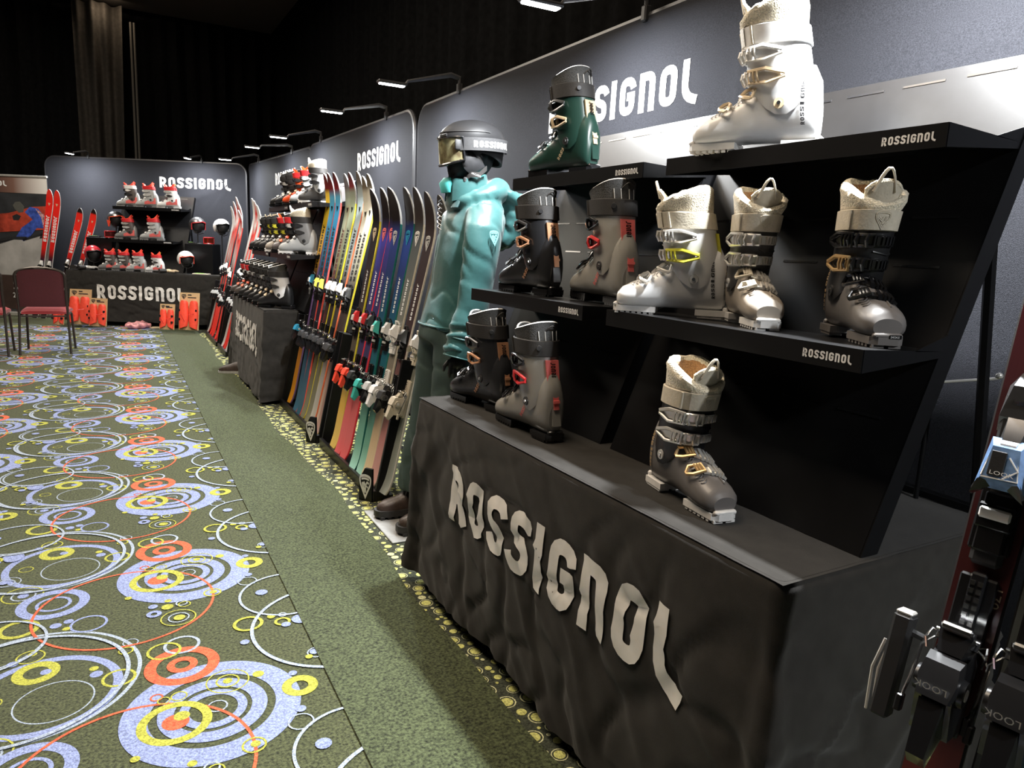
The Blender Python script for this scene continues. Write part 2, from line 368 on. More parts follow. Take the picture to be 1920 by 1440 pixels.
# a black drape that catches a lamp, its warm light also put in the colour
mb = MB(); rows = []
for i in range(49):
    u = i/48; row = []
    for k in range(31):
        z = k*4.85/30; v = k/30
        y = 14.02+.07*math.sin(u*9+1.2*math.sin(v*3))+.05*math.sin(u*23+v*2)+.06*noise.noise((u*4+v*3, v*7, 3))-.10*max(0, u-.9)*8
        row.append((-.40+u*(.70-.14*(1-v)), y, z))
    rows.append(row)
mb.grid(rows); tag(mb.build('curtain', [M['drapelit']], None, 60, False), 'black curtain panel tinted as lit from above beside the ceiling edge', 'curtain')
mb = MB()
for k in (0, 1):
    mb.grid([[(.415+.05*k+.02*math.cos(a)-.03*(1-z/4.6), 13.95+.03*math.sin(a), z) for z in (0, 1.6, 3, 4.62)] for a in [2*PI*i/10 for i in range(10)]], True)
tag(mb.build('curtain', [mat('bright_lit_drape_edge', (.05, .044, .036), .9)], None, 60, False), 'narrow gathered curtain edge coloured paler as lit, right of the tinted panel', 'curtain')  # light on the edge put into a paler drape colour

# ------------------------------------------------------------------ backdrop panels
ZT = 2.38
def backdrop(a, b, label, logo_u=None, seed=0, folds=(), ZT=2.256, ZB=None):
    ZB = ZB or ZT
    a = V((a[0], a[1], 0)); b = V((b[0], b[1], 0)); L = (b-a).length; t = (b-a)/L; n = V((t.y, -t.x, 0))   # n faces the aisle
    root = thing('backdrop_panel', label, 'backdrop', a, math.atan2(t.y, t.x), 'stretched fabric backdrop panels')
    rad = .15; nu, nv = 90, 46
    def surf(u, v, off=0.):
        u = min(max(u, 0), L); e = min(u, L-u); zt = ZT+(ZB-ZT)*u/L-(rad-math.sqrt(max(0, rad*rad-(rad-e)**2)) if e < rad else 0)
        z = .02+(zt-.02)*v
        edge = min(1, e/.12)*min(1, (1-v)*8)*min(1, v*8)
        d = .006*noise.noise((u*1.1+seed*7, z*1.3, seed))+.0025*noise.noise((u*4+seed, z*3.1, 5.))
        for (fu, fz, ang, ln, hh) in folds:
            du = u-fu; dz = z-fz; p = du*math.cos(ang)+dz*math.sin(ang); q = -du*math.sin(ang)+dz*math.cos(ang)
            d += hh*math.exp(-(q/.018)**2)*math.exp(-(p/ln)**2)
        return V((u, .0-(d*edge+off), z))            # local: x along, -y out to the aisle
    us = [0, .004, .012, .025, .05, .08, .11, .15]; us = us+[.15+(L-.3)*i/nu for i in range(1, nu)]+[L-x for x in us[::-1]]
    F = [[surf(u, j/nv) for j in range(nv+1)] for u in us]; Bk = [[V((p.x, .035, p.z)) for p in r] for r in F]
    mb = MB(); mb.grid(F); mb.grid(Bk, flip=True)
    mb.build('fabric', [M['panel']], root, 60)
    rim = [F[0][j] for j in range(nv+1)]+[F[i][nv] for i in range(1, len(us))]+[F[-1][j] for j in range(nv-1, -1, -1)]
    mb = MB(); mb.tube([V((p.x, .017, p.z)) for p in rim], .019, 8); mb.build('tube_frame', [mat('fabric_covered_frame', (.03, .03, .034), .4)], root)
    mb = MB()
    for x in (.25, L-.25): mb.box((x, .10, .012), (.09, .42, .024), ch=.004)
    mb.build('foot_plate', [M['steel']], root)
    if logo_u:
        u0, u1, z0, z1 = logo_u; h = z1-z0
        def fn(u, v):
            uu = u0+(u1-u0)*u; zz = z0+h*v; e = min(uu, L-uu); return surf(uu, (zz-.02)/(ZT+(ZB-ZT)*uu/L-.02), .0022)
        mb = MB(); logo(mb, fn, maxq=.25); mb.build('logo_print', [M['print']], root, 0, False)
    return root, a, t, n
FC = lambda L, s: [(L-.10, 2.20, -2.2+.18*k, .45, .006*(1 if k % 2 else -1)) for k in range(5)] if s else []
pA = backdrop((1.95, 5.071), (1.95, 1.885), 'long dark backdrop with the word large above the green boot', (1.815, 2.885, 1.878, 2.038), 1, [(1.0, 1.96, .05, .25, .004), (.66, 1.67, .15, .3, .004)]+[(3.1, 1.83, 1.45+.05*k, .4, .006) for k in range(3)])
pB = backdrop((1.95, 1.841), (1.95, -1.33), 'dark backdrop at the far right behind the white boot', None, 2, [(.6, 2.02, .06, .3, .004), (1.3, 2.1, .25, .3, .003)])
pC = backdrop((1.920, 8.237), (1.932, 5.115), 'dark backdrop with the word above the row of coloured skis', (1.768, 2.868, 1.92, 2.07), 3, [(2.6, 2.1, .9, .2, .005), (.4, 1.95, 1.2, .4, .005)], 2.304, 2.256)
pD = backdrop((1.856, 11.943), (1.957, 8.29), 'dark backdrop half hidden behind the orange and grey boots', (1.86, 2.96, 1.987, 2.14), 4, [(.35, 2.1, 1.0, .4, .008), (.55, 2.0, 1.2, .4, .007)], 2.38, 2.304)
pE = backdrop((-.862, 13.405), (1.806, 11.844), 'dark backdrop across the far end of the aisle with red boots before it', (1.76, 2.85, 1.99, 2.15), 5, [(2.75-.12*k, 1.95-.02*k, .95-.16*k, .38, .012) for k in range(6)]+[(.9, 2.1, -.02, .3, .004)], 2.38)

# ------------------------------------------------------------------ clip-on lamps
for k, (a, h) in enumerate(LAMPS):
    if k == 0: lab = 'arm lamp clipped to the right backdrop beyond the frame'
    lab = ['slim arm lamp on the right backdrop nearest the camera, out of sight', 'slim arm lamp over the white boot on the right backdrop', 'lit arm lamp at the very top of the picture above the large word', 'lit arm lamp above the helmeted mannequin',
           'lit arm lamp above the tips of the coloured skis', 'lit arm lamp with a long bright arm over the second boot display', 'small lit arm lamp between the two boot displays and the corner', 'lit arm lamp at the corner where the far backdrop meets the side ones',
           'dark arm lamp clipped on the left half of the far backdrop', 'dark arm lamp clipped on the right half of the far backdrop'][k]
    a = V(a); h = V(h); d = (h-a); d.z = 0; d.normalize(); s = V((-d.y, d.x, 0))
    t = thing('arm_lamp', lab, 'lamp', a, 0, 'clip-on arm lamps'); q = h-a
    mb = MB(); mb.box((0, 0, -.012), (.036, .032, .064), Matrix((d, s, (0, 0, 1))).transposed(), .006); mb.cyl(V((0, 0, .02)), V((0, 0, .055)), .011); mb.build('clamp', [M['dark']], t)
    mb = MB(); mb.tube([V((0, 0, .05)), V((0, 0, .05))+d*.06+V((0, 0, .012)), q-d*.10+V((0, 0, .028)), q-d*.09+V((0, 0, .012))], [.011, .012, .007, .007], 8, flat=1.5); mb.build('arm', [mat('grey_lamp_arm', (.12, .12, .125), .35, .6)], t)
    mb = MB(); Rm = Matrix((d, s, (0, 0, 1))).transposed()
    mb.box(q+V((0, 0, .004)), (.18, .052, .018), Rm, .006); mb.build('lamp_head', [M['gun']], t)
    mb = MB(); mb.box(q+V((0, 0, -.007)), (.155, .038, .007), Rm, .003); mb.build('led_panel', [M['glow']], t)

# ------------------------------------------------------------------ cloth-covered tables
def cloth_table(loc, rz, dep, wid, z, zb, label, tlabel, logo_y=None, logo_z=None, seed=1, res=.016, flare=.035):
    """local: x from the aisle edge inwards, y along the front; cloth hangs on all four sides"""
    root = thing('tablecloth', label, 'tablecloth', loc, rz, 'black cloths over the display tables')
    rc = .03; cs = [(rc, wid-rc, PI/2), (rc, rc, PI), (dep-rc, rc, 1.5*PI), (dep-rc, wid-rc, 2*PI)]   # corner centres, start angles (front edge runs from high y to low y)
    per = []
    for k, (cx, cy, a) in enumerate(cs):
        for q in range(7):
            t = a+PI/2*q/6; per.append((V((cx+rc*math.cos(t), cy+rc*math.sin(t))), V((math.cos(t), math.sin(t))), 1-abs(q-3)/3.))
        nx, ny, na = cs[(k+1) % 4]; p0 = V((cx+rc*math.cos(a+PI/2), cy+rc*math.sin(a+PI/2))); p1 = V((nx+rc*math.cos(na), ny+rc*math.sin(na)))
        n = max(2, int((p1-p0).length/res)); nr = V((math.cos(na), math.sin(na)))
        for q in range(1, n): per.append((p0.lerp(p1, q/n), nr, 0.))
    drop = z-zb
    def out(p, nr, corner, d):
        """point of the skirt at depth d below the top"""
        v = d/drop; s3 = V((p.x, p.y, seed*3.1)); g = min(1., d/.22)
        wv = .016*noise.noise(V((p.x*2.2+p.y*2.2, d*1.6, seed)))+.008*noise.noise(V((p.x*5+p.y*5+d*3.2, d*3, seed+9)))+.0022*noise.noise(V((p.x*13-p.y*13+d*5, d*9, seed+4)))
        wv += .014*max(0, noise.noise(V((p.x*3+p.y*3.6+d*4.2, d*1.2-p.y*1.5, seed+2))))
        cr = abs(noise.noise(V((p.y*4.5+p.x*4.5-d*3.5, d*5.5+p.y*2, seed+5)))); wv += -.011*max(0, 1-cr*4.5)**1.5
        cr = abs(noise.noise(V((p.y*6+p.x*6+d*6, d*3, seed+8)))); wv += .008*max(0, 1-cr*5)**1.5
        o = flare*v*(.6+.5*noise.noise(V((p.y*1.6+p.x*2, 0, seed))))+wv*g+corner*.055*v
        zz = z-d-(.018*noise.noise(V((p.y*2.3, p.x*2.3, seed+1)))*v)
        e = max(0, .018-d)/.018; o -= .012*e*e
        return V((p.x+nr.x*o, p.y+nr.y*o, zz))
    ds = [0, .004, .010, .018, .03]+[.03+(drop-.03)*(i+1)/46 for i in range(46)]
    mb = MB(); rows = [[out(p, n, c, d) for d in ds] for p, n, c in per]
    mb.grid(rows, True, False)
    nx, ny = int(dep/.03), int(wid/.03)                       # the top: a grid sewn loosely on to the inset rim
    mb.grid([[V((.004+(dep-.008)*i/nx, .004+(wid-.008)*j/ny, z+.0015*noise.noise(V((i*.5, j*.35, seed)))-.001)) for j in range(ny+1)] for i in range(nx+1)])
    mb.build('cloth', [M['cloth']], root, 60)
    if logo_y:
        y0, y1 = logo_y; z0, z1 = logo_z
        def fn(u, v):
            y = y0+(y1-y0)*u; d = z-(z0+(z1-z0)*v); q = out(V((0, y)), V((-1, 0)), 0., d); q.x -= .0055; return q
        mb = MB(); logo(mb, fn, maxq=.09); mb.build('logo_print', [M['print']], root, 60, False)
    t = thing('folding_table', tlabel, 'table', loc, rz, 'folding tables under black cloths')
    mb = MB(); mb.box((dep/2, wid/2, z-.026), (dep-.03, wid-.03, .036), ch=.006); mb.build('tabletop', [M['ltgrey']], t)
    for x in (.10, dep-.10):
        for y in (.16, wid-.16):
            mb = MB(); mb.tube([(x, y, z-.04), (x, y, 0)], .014, 8); mb.build('leg', [M['gun']], t)
    return root
cloth_table((1.0, .79, 0), .016, .74, 1.69, .74, .055, 'black cloth with the large white word nearest the camera', 'folding table under the nearest black cloth', (1.355, .205), (.385, .575), 3, .014)
cloth_table((.995, 5.82, 0), -.012, .74, 1.85, .75, .03, 'black cloth with the word on the second table, behind the coloured skis', 'folding table under the second black cloth', (1.52, .22), (.365, .61), 5, .03, .06)
EO = V((-.556, 11.736, 0)); EU = V((.863, -.505, 0)); EN = V((.505, .863, 0)); ERZ = math.atan2(-.505, .863)+PI/2     # frame of the far booth: along, into
def EW(u, n, z=0): return EO+EU*u+EN*n+V((0, 0, z))
ez = EW(2.17, 0)
cloth_table((ez.x, ez.y, 0), ERZ, .74, 2.23, .76, .07, 'black cloth with the word on the far table below the red boots', 'folding table under the far black cloth', (1.80, .57), (.375, .575), 8, .03)

# ------------------------------------------------------------------ leaning metal boot stands
def stand(loc, rz, wid, zb, label, shelves, top=1.07, mirror_logo=True):
    """local: x away from the aisle, y along; loc is the foot of the leaning sheet at low y"""
    t = thing('display_stand', label, 'stand', loc, rz, 'leaning black boot display stands')
    E = V((.371, 0, .929)); N = V((-.929, 0, .371)); Y = V((0, 1, 0)); Rm = Matrix((N, Y, E)).transposed()
    mb = MB(); mb.box(V((0, wid/2, 0))+E*top/2-N*.002, (.004, wid, top), Rm); 
    for (za, xa, ya, yb) in shelves:                            # rows of hanging slots in the sheet
        for dz in (-.145, .16):
            s = (za-zb+dz)/.929
            if 0 < s < top:
                for k in range(5): mb.box(V((0, wid*(.14+.18*k), 0))+E*s+N*.0006, (.0012, .10, .005), Rm, mi=1)
    mb.build('back_panel', [M['steel'], M['black']], t)
    for y in (0, wid):
        mb = MB(); mb.box(V((0, y, 0))+E*top/2-N*.024, (.048, .004, top), Rm); mb.build('side_flange', [M['steel']], t)
    mb = MB()
    for y in (.06, wid-.06): mb.tube([V((0, y, 0))+E*top*.82-N*.03, V((.50, y, .012))], .012, 6)
    mb.box((.50, wid/2, .008), (.03, wid-.08, .016)); mb.build('rear_prop', [M['steel']], t)
    for (za, xa, ya, yb) in shelves:                            # za height at the sheet, xa reach of the front edge, ya..yb its ends
        h = za-zb; xb = h*.371/.929; tl = .010; mb = MB(); th = .003
        A = [V((xb, ya, h)), V((xb, yb, h)), V((xa, yb, h+tl)), V((xa, ya, h+tl))]
        mb.loft([A, [p-V((0, 0, th)) for p in A]]); lip = .043
        mb.box((xa, (ya+yb)/2, h+tl-lip/2), (.004, yb-ya, lip))
        for y in (ya, yb):                                       # folded ends and the tab that hooks into the sheet
            P = [V((xa, y, h+tl)), V((xb, y, h)), V((xb, y, h-.012)), V((xa, y, h+tl-lip))]
            mb.loft([[p-V((0, .0015, 0)) for p in P], [p+V((0, .0015, 0)) for p in P]])
            Q = [V((xb-.09, y, h+.002)), V((xb, y, h)), V((xb, y, h))+E*.035]
            mb.loft([[p-V((0, .0015, 0)) for p in Q], [p+V((0, .0015, 0)) for p in Q]])
        sh = mb.build('shelf', [M['steel']], t)
        mb = MB(); lw = .108; flat_logo(mb, (xa-.0026, ya+.02+lw, h+tl-lip*.70), (0, -lw, 0), (0, 0, lw/6.5)); mb.build('logo_print', [M['snow']], sh, 0, False)
    return t
stand((1.245, .818, .74), 0, .817, .74, 'leaning stand with the white boots, nearest the camera', [(1.141, -.078, -.004, .772), (1.549, .084, .002, .766)])
stand((1.245, 1.69, .74), 0, .80, .74, 'leaning stand holding the green boot, behind the mannequin side', [(1.141, -.078, .015, .755), (1.549, .084, -.005, .765)])
stand((1.255, 5.62, .755), 0, .83, .755, 'nearer of two leaning stands on the second table', [(1.18, -.09, 0, .82), (1.58, .075, 0, .82)], 1.09)
stand((1.255, 6.50, .755), 0, .86, .755, 'farther of two leaning stands on the second table', [(1.18, -.09, 0, .86), (1.58, .075, 0, .86)], 1.09)
es = EW(1.43, .33, .76)
stand((es.x, es.y, .76), ERZ, 1.03, .76, 'leaning stand with red lined boots at the far end', [(1.19, -.10, .08, 1.0), (1.645, .06, .03, 1.0)], 1.16)
def plinth(u0, u1, n0, n1, z0, z1, label):
    c = EW((u0+u1)/2, (n0+n1)/2, z0); t = thing('plinth', label, 'plinth', c, ERZ-PI/2, 'black helmet plinths')
    mb = MB(); mb.box((0, 0, (z1-z0)/2), (u1-u0, n1-n0, z1-z0), ch=.004); mb.build('body', [M['steel']], t)
    mb = MB(); mb.box((0, 0, z1-z0+.0015), (u1-u0-.02, n1-n0-.02, .003)); mb.build('top_sheet', [M['matte']], t)
plinth(1.46, 1.86, .34, .60, .761, 1.18, 'black plinth with red goggles on it, right of the far boots')
plinth(.00, .37, .42, .64, .761, 1.21, 'black plinth under the grey and orange helmet, left of the far boots')

# ------------------------------------------------------------------ ski boots
XS = [-.140, -.133, -.115, -.075, -.02, .03, .07, .105, .14, .163, .176]
WS = [.022, .033, .040, .042, .040, .0435, .0485, .0515, .0505, .044, .031]
TS = [.115, .17, .205, .205, .186, .152, .124, .106, .091, .080, .064]
BS = [.034, .024, .021, .021, .023, .023, .021, .020, .020, .021, .027]
def lerp_t(x, A, B):
    if x <= A[0]: return B[0]
    for i in range(len(A)-1):
        if x <= A[i+1]:
            u = (x-A[i])/(A[i+1]-A[i]); return B[i]+(B[i+1]-B[i])*u
    return B[-1]
def spow(c, p): return math.copysign(abs(c)**p, c)
def shell_pt(x, a, off=0.):
    w_ = lerp_t(x, XS, WS)+off; t = lerp_t(x, XS, TS)+off; b = lerp_t(x, XS, BS)-off*.3
    c, s = math.cos(a), math.sin(a); tp = 1-.30*max(0, s)**1.5
    return V((x, w_*spow(c, .72)*tp, (t+b)/2+(t-b)/2*spow(s, .72)))
def cuff_pt(th, z, off=0.):
    cx = -.050+.215*(z-.1); rx = .081-.012*(z-.1)+off; ry = .0475+.062*max(0, z-.12)+off
    return V((cx+rx*spow(math.cos(th), .85), ry*spow(math.sin(th), .85), z))
BOOTMESH = {}
def boot(label, loc, ang, side, st, group=None, scale=1., lod=0):
    """toe along +x; side = +1 when the levers are on its left"""
    key0 = (side, tuple(sorted(st.items())), lod)
    t = thing('ski_boot', label, 'ski boot', loc, ang, group); t.scale = (scale,)*3
    def part(name, key, make, mats, parent=None, smooth=38):
        k = (name, key, key0)
        if k not in BOOTMESH:
            mb = MB(); make(mb); BOOTMESH[k] = mb.mesh(name, [M[x] for x in mats], smooth)
        return link(name, BOOTMESH[k], parent or t)
    NT = 16 if lod else 26; nz = 6 if lod else 9
    # lower shell
    def shell(mb):
        xs = XS if lod else sorted(set(XS+[(a+b)/2 for a, b in zip(XS, XS[1:])]))
        mb.loft([[shell_pt(x, 2*PI*k/NT) for k in range(NT)] for x in xs])
        if not lod:                                              # ribs across the forefoot and the overlap flap
            for i in range(9):
                x = .048+.0095*i; P = [shell_pt(x+.006*math.sin(PI*j/6), side*0+ (PI/2-side*(.95-.075*j)), .0012) for j in range(7)]
                mb.tube(P, .0016, 4)
            mb.tube([shell_pt(.05+.012*j, PI/2+side*.25, .001) for j in range(9)], .0022, 5)
            mb.tube([shell_pt(x, a, .0008) for x, a in ((.10, PI/2-.5), (.098, PI/2-.2), (.098, PI/2+.2), (.10, PI/2+.5))], .0022, 5)
    part('shell', 0, shell, [st['shell']])
    # cuff: lower edge dips to the ankle bolts, climbs over the instep and to the back
    ct = .272
    def zlow(th): c = math.cos(th); return .082+.070*max(0, c)**1.3+.075*max(0, -c)**1.5
    def cuff(mb):
        R = []
        for i in range(nz+1):
            v = i/nz; row = []
            for k in range(NT):
                th = 2*PI*k/NT; z = zlow(th)+(ct+.012*max(0, -math.cos(th))-zlow(th))*v
                o = .004*math.exp(-((abs(math.sin(th))-1)/.25)**2)*(1-v)-(0.004 if v == 0 else 0)
                row.append(cuff_pt(th, z, o))
            R.append(row)
        R.append([cuff_pt(2*PI*k/NT, ct-.004, -.008) for k in range(NT)]); R.append([cuff_pt(2*PI*k/NT, .22, -.011) for k in range(NT)])
        mb.grid(R, False, True)
        if not lod:
            mb.tube([cuff_pt(side*(-1.9+.28*j), .205+.004*math.sin(j), .0012) for j in range(8)], .0022, 5)   # edge of the overlap
    part('cuff', 0, cuff, [st['cuff']])
    # soles
    def sole(mb, x0, x1, w0, w1, back):
        n = 10; P = []
        for i in range(n+1): u = i/n; P.append((x0+(x1-x0)*u, (w0+(w1-w0)*u)*(1-.0*u)))
        if back: P = [(x0+.0, w0*.55), (x0+.012, w0*.92)]+P[1:]
        else: P = P[:-1]+[(x1-.012, w1*.92), (x1, w1*.6)]
        poly = [(a, b) for a, b in P]+[(a, -b) for a, b in P[::-1]]
        mb.prism(poly, .017, (0, 0, .007), (1, 0, 0), (0, 1, 0))
        m = 4 if lod else 7
        for i in range(m):
            xx = x0+.012+(x1-x0-.024)*i/(m-1); ww = lerp_t(xx, [p[0] for p in P], [p[1] for p in P])
            for s in (-1, 1): mb.box((xx, s*ww*.55, .0036), (.011, ww*.8, .0072))
    part('toe_sole', 1, lambda mb: (sole(mb, .058, .186, .040, .035, False), mb.box((.178, 0, .027), (.016, .062, .012), ch=.004)), [st['sole']])
    part('heel_sole', 1, lambda mb: (sole(mb, -.152, -.058, .034, .038, True), mb.box((-.143, 0, .028), (.016, .052, .014), ch=.004)), [st['sole']])
    fur = st['liner'] == 'fur'; zt = .36
    # liner
    def ztop(th):
        c = math.cos(th)
        return (.335-.030*c+.012*abs(math.sin(th)) if fur else (.345-.020*c-.045*abs(math.sin(th))**1.5 if st['liner'] in ('coral', 'orange') else .337-.024*c))
    def liner(mb):
        n = 44 if fur and not lod else NT; rows = []; prof = [(.262, -.006), (.285, -.003), (.305, .000 if fur else -.003)]
        for z, o in prof: rows.append([cuff_pt(2*PI*k/n, z, o) for k in range(n)])
        def ring(dz, o):
            r = []
            for k in range(n):
                th = 2*PI*k/n
                if abs(math.atan2(math.sin(th), math.cos(th))) < .5 and not fur: q = -.02
                else: q = 0
                p = cuff_pt(th, ztop(th)+dz+q, o)
                if fur: d = noise.noise(p*70)*.0045+noise.noise(p*160)*.0028; p += (p-cuff_pt(th, p.z, -.03)).normalized()*d+V((0, 0, d*.7))
                r.append(p)
            return r
        if fur: L = [(-.018, .004), (-.008, .007), (.002, .006), (.010, .001), (.013, -.006), (.010, -.013), (.0, -.018), (-.012, -.020)]
        else: L = [(-.010, -.001), (-.003, .001), (.0, -.003), (-.003, -.008)]
        for dz, o in L: rows.append(ring(dz, o))
        rows.append([cuff_pt(2*PI*k/n, .29, -.017) for k in range(n)]); rows.append([cuff_pt(2*PI*k/n, .20, -.018) for k in range(n)])
        rr = len(rows); mb.grid(rows, False, True, 0, lambda i, j: (1 if (not fur and i in (4,)) else (2 if i >= rr-3 and not fur else (2 if fur and i >= rr-4 and PI*.35 < 2*PI*j/n < PI*1.25 else (3 if fur and i < 2 else 0)))))
        mb.fan(rows[-1], 2 if not fur else 0, True)
        if not fur and not lod:                                   # seams of the rear of the liner and a tongue pad
            for s in (-.5, -.17, .17, .5): mb.tube([cuff_pt(PI+s*1.0, .300+.01*j, -.001) for j in range(4)], .0016, 5, mi=1)
    part('liner', 2, liner, [st['liner'], st.get('pipe', 'pipe'), 'fur2' if fur else 'dark', 'cream'])
    def tongue(mb):
        n = 9; rows = []
        for j in range(6):
            z = .25+(.113 if fur else .092)*j/5; lean = -.016+.012*(j/5)**2
            rows.append([cuff_pt(-.62+1.24*i/(n-1), z-.018*(2*i/(n-1)-1)**2*(j/5), lean) for i in range(n)])
        back = [[p+V((-.012, 0, 0)) for p in r] for r in rows]
        if fur:
            for r in back:
                for p in r: p += V((noise.noise(p*90)*.006-.003, 0, noise.noise(p*120+V((3, 3, 3)))*.004))
        mb.grid(rows, mi=0); mb.grid(back, mi=1, flip=True)
        rim = [r[0] for r in rows]+rows[-1][1:]+[r[-1] for r in rows[-2::-1]]; mb.tube([p+V((-.006, 0, 0)) for p in rim], .0065 if fur else .0035, 6, mi=2)
    part('tongue', 3, tongue, ['cream' if fur else 'mesh', st['liner'], 'fur' if fur else st.get('pipe', 'pipe')])
    def loop(mb):
        if fur: P = [cuff_pt(-.42, .34, -.004)+V((.008*math.sin(PI*j/9)*2.2, .048*j/9, .050*math.sin(PI*j/9))) for j in range(10)]
        else: P = [cuff_pt(PI+.35, .335, .0)+V((-.012*math.sin(PI*j/7), .035*j/7, .018*math.sin(PI*j/7)-.006)) for j in range(8)]
        mb.tube(P, .0042 if fur else .003, 6, flat=.7)
    part('pull_loop', 4, loop, [st.get('loop', 'strap')])
    # power strap
    def strapf(mb):
        n = NT; o = .0055; z0, z1 = .254, .302
        A = [[cuff_pt(2*PI*k/n, z, oo) for k in range(n)] for z, oo in ((z0, .001), (z0+.002, o), (z1-.002, o), (z1, .001))]
        mb.grid(A, False, True)
        P = [[cuff_pt(side*(-.45+1.15*i/8), z, oo) for i in range(9)] for z, oo in ((z0+.001, o+.0005), (z0+.002, o+.003), (z1-.002, o+.003), (z1-.001, o+.0005))]
        mb.grid(P, mi=1); 
        if not lod: mb.tube([cuff_pt(side*1.05, z0+.002+.044*i/3, o+.0015) for i in range(4)], .004, 5, mi=1)
    s1 = part('power_strap', 5, strapf, [st['strap'], st['tab']])
    if not lod:
        def sh(mb):
            if fur: shield_on(mb, lambda x, y: cuff_pt(side*(-.18+.36*x), .260+.036*y, .0092))
            else:
                p = cuff_pt(PI-side*.55, .281, .004); q = cuff_pt(PI-side*.55, .281, .02); mb.cyl(p, p.lerp(q, .55), .0085, .007, 12)
        part('emblem' if fur else 'strap_rivet', 6, sh, ['cream' if fur else 'gun'], s1)
    # buckles
    def bx(mb, f, pts, h, mi=0):   #                               # small slab over a surface, f(a, b, off)
        mb.hull([f(a, b, o) for a, b in pts for o in (.0, h)], mi)
    def buckle(z, slot, col, lev, kind):
        if kind == 'cuff':
            f = lambda a, b, o: cuff_pt(side*a, z+b+.010*a*.0, .002+o)
            def lad(mb):
                for i in range(9): bx(mb, f, [(-.75+.17*i, -.012), (-.75+.17*(i+1)+.01, -.012), (-.75+.17*(i+1)+.01, .012), (-.75+.17*i, .012)], .0045)
                for i in range(5): bx(mb, f, [(-.55+.13*i, -.009), (-.48+.13*i, -.009), (-.48+.13*i, .009), (-.55+.13*i, .009)], .0095)
                for b in (-.013, .013): mb.tube([f(.1+.16*i, b*(1 if i < 5 else .7), .0085) for i in range(7)], .0032, 5)
                mb.tube([f(.1, b, .0085) for b in (-.013, 0, .013)], .0032, 5)
                for a in (.30, .62, .88): mb.tube([f(a, -.015, .010), f(a+.05, 0, .016), f(a, .015, .010)], .0036, 5)
            def lever(mb):
                L = [(.80, -.014), (1.40, -.0165), (1.78, -.004), (1.78, .004), (1.40, .0165), (.80, .014)]
                if lod: bx(mb, f, L, .010)
                else:
                    mb.tube([f(a, b, .011) for a, b in L], .0042, 6, True, flat=1.3)
                    for a in (.9, 1.03, 1.16): mb.tube([f(a, -.013, .012), f(a, 0, .015), f(a, .013, .012)], .003, 5)
                    bx(mb, f, [(.95, -.011), (1.45, -.010), (1.68, -.003), (1.68, .003), (1.45, .010), (.95, .011)], .0055, 1)
        else:
            f = lambda a, b, o: shell_pt(z+b+.030*(a-.0)*slot, PI/2-side*a*.9, .002+o)
            def lad(mb):
                for i in range(7): bx(mb, f, [(-.75+.17*i, -.009), (-.75+.17*(i+1)+.01, -.009), (-.75+.17*(i+1)+.01, .009), (-.75+.17*i, .009)], .0055)
                for i in range(4): bx(mb, f, [(-.5+.16*i, -.011), (-.42+.16*i, -.011), (-.42+.16*i, .011), (-.5+.16*i, .011)], .0115)
            def lever(mb):
                L = [(.35, -.011), (1.05, -.0135), (1.34, -.002), (1.34, .003), (1.05, .0135), (.35, .011)]
                if lod: bx(mb, f, L, .010)
                else:
                    mb.tube([f(a, b, .011) for a, b in L], .0042, 6, True, flat=1.3)
                    for a in (.45, .60, .75): mb.tube([f(a, -.011, .012), f(a, 0, .015), f(a, .011, .012)], .0032, 5)
        b = part('buckle', (z, kind, 'l'), lad, [col]); part('lever', (z, kind, 'v'), lever, [lev, col], b)
    buckle(.232, 0, st['buckle'], st['lev1'], 'cuff'); buckle(.178, 0, st['buckle'], st['lev2'], 'cuff')
    buckle(.060, -.9, st['buckle'], st['lev3'], 'foot'); buckle(.108, -.6, st['buckle'], st['lev3'], 'foot')
    # ankle bolts
    for s in (1, -1):
        p = cuff_pt(s*PI/2, .112, .0)
        part('pivot_bolt', s, lambda mb: (mb.cyl(p, p+V((0, s*.0065, 0)), .0145, .013, 18), mb.cyl(p+V((0, s*.0055, 0)), p+V((0, s*.009, 0)), .006, .005, 8, 1)), [st['bolt'], 'chrome'])
    if st.get('spine'):                                          # rear plate with lettering, and the walk lever below
        f = lambda a, z, o: cuff_pt(PI-side*a, z, o)
        def spine(mb): bx(mb, f, [(-.30, .150), (.30, .150), (.30, .245), (-.30, .245)], .010)
        sp = part('spine_plate', 7, spine, [st['spine']])
        def sl(mb): logo(mb, lambda u, v: f(.09-.18*v, .156+.083*u, .0108) if side > 0 else f(.09-.18*v, .239-.083*u, .0108), 'ROSSIGnOL', .4)
        if not lod: part('logo_print', 8, sl, ['black'], sp, 0)
        def sw(mb): bx(mb, f, [(-.10, .100), (.10, .100), (.12, .146), (-.12, .146)], .015); bx(mb, f, [(-.12, .120), (.12, .120), (.12, .128), (-.12, .128)], .019); bx(mb, f, [(-.20, .05), (.20, .05), (.17, .104), (-.17, .104)], .011, 1); bx(mb, f, [(-.24, .146), (.24, .146), (.30, .156), (-.30, .156)], .008, 2)
        part('walk_lever', 9, sw, [st['spine'], st['shell'], 'matte'])
    if not lod and st.get('text'):
        s = side
        if fur:
            def tx(mb): logo(mb, lambda u, v: (lambda p: p+V((0, s*.0018, 0)))(shell_pt(-.112+s*.010*v+.012*u, (0 if s > 0 else PI)+s*(-.5+.95*u), .0008)), 'ROSSIGnOL', .3)
        else:
            def tx(mb): logo(mb, lambda u, v: (lambda p: p+V((0, s*.0018, 0)))(shell_pt(-.035-s*(-.03+.06*u)+s*.009*v, (0 if s > 0 else PI)+s*((-.55+.9*(u if s < 0 else 1-u) if s < 0 else -.55+.9*u)+.14*v), .0008)), 'ROSSIGnOL', .3)
        part('logo_print', 10, tx, [st['text']], None, 0)
    return t
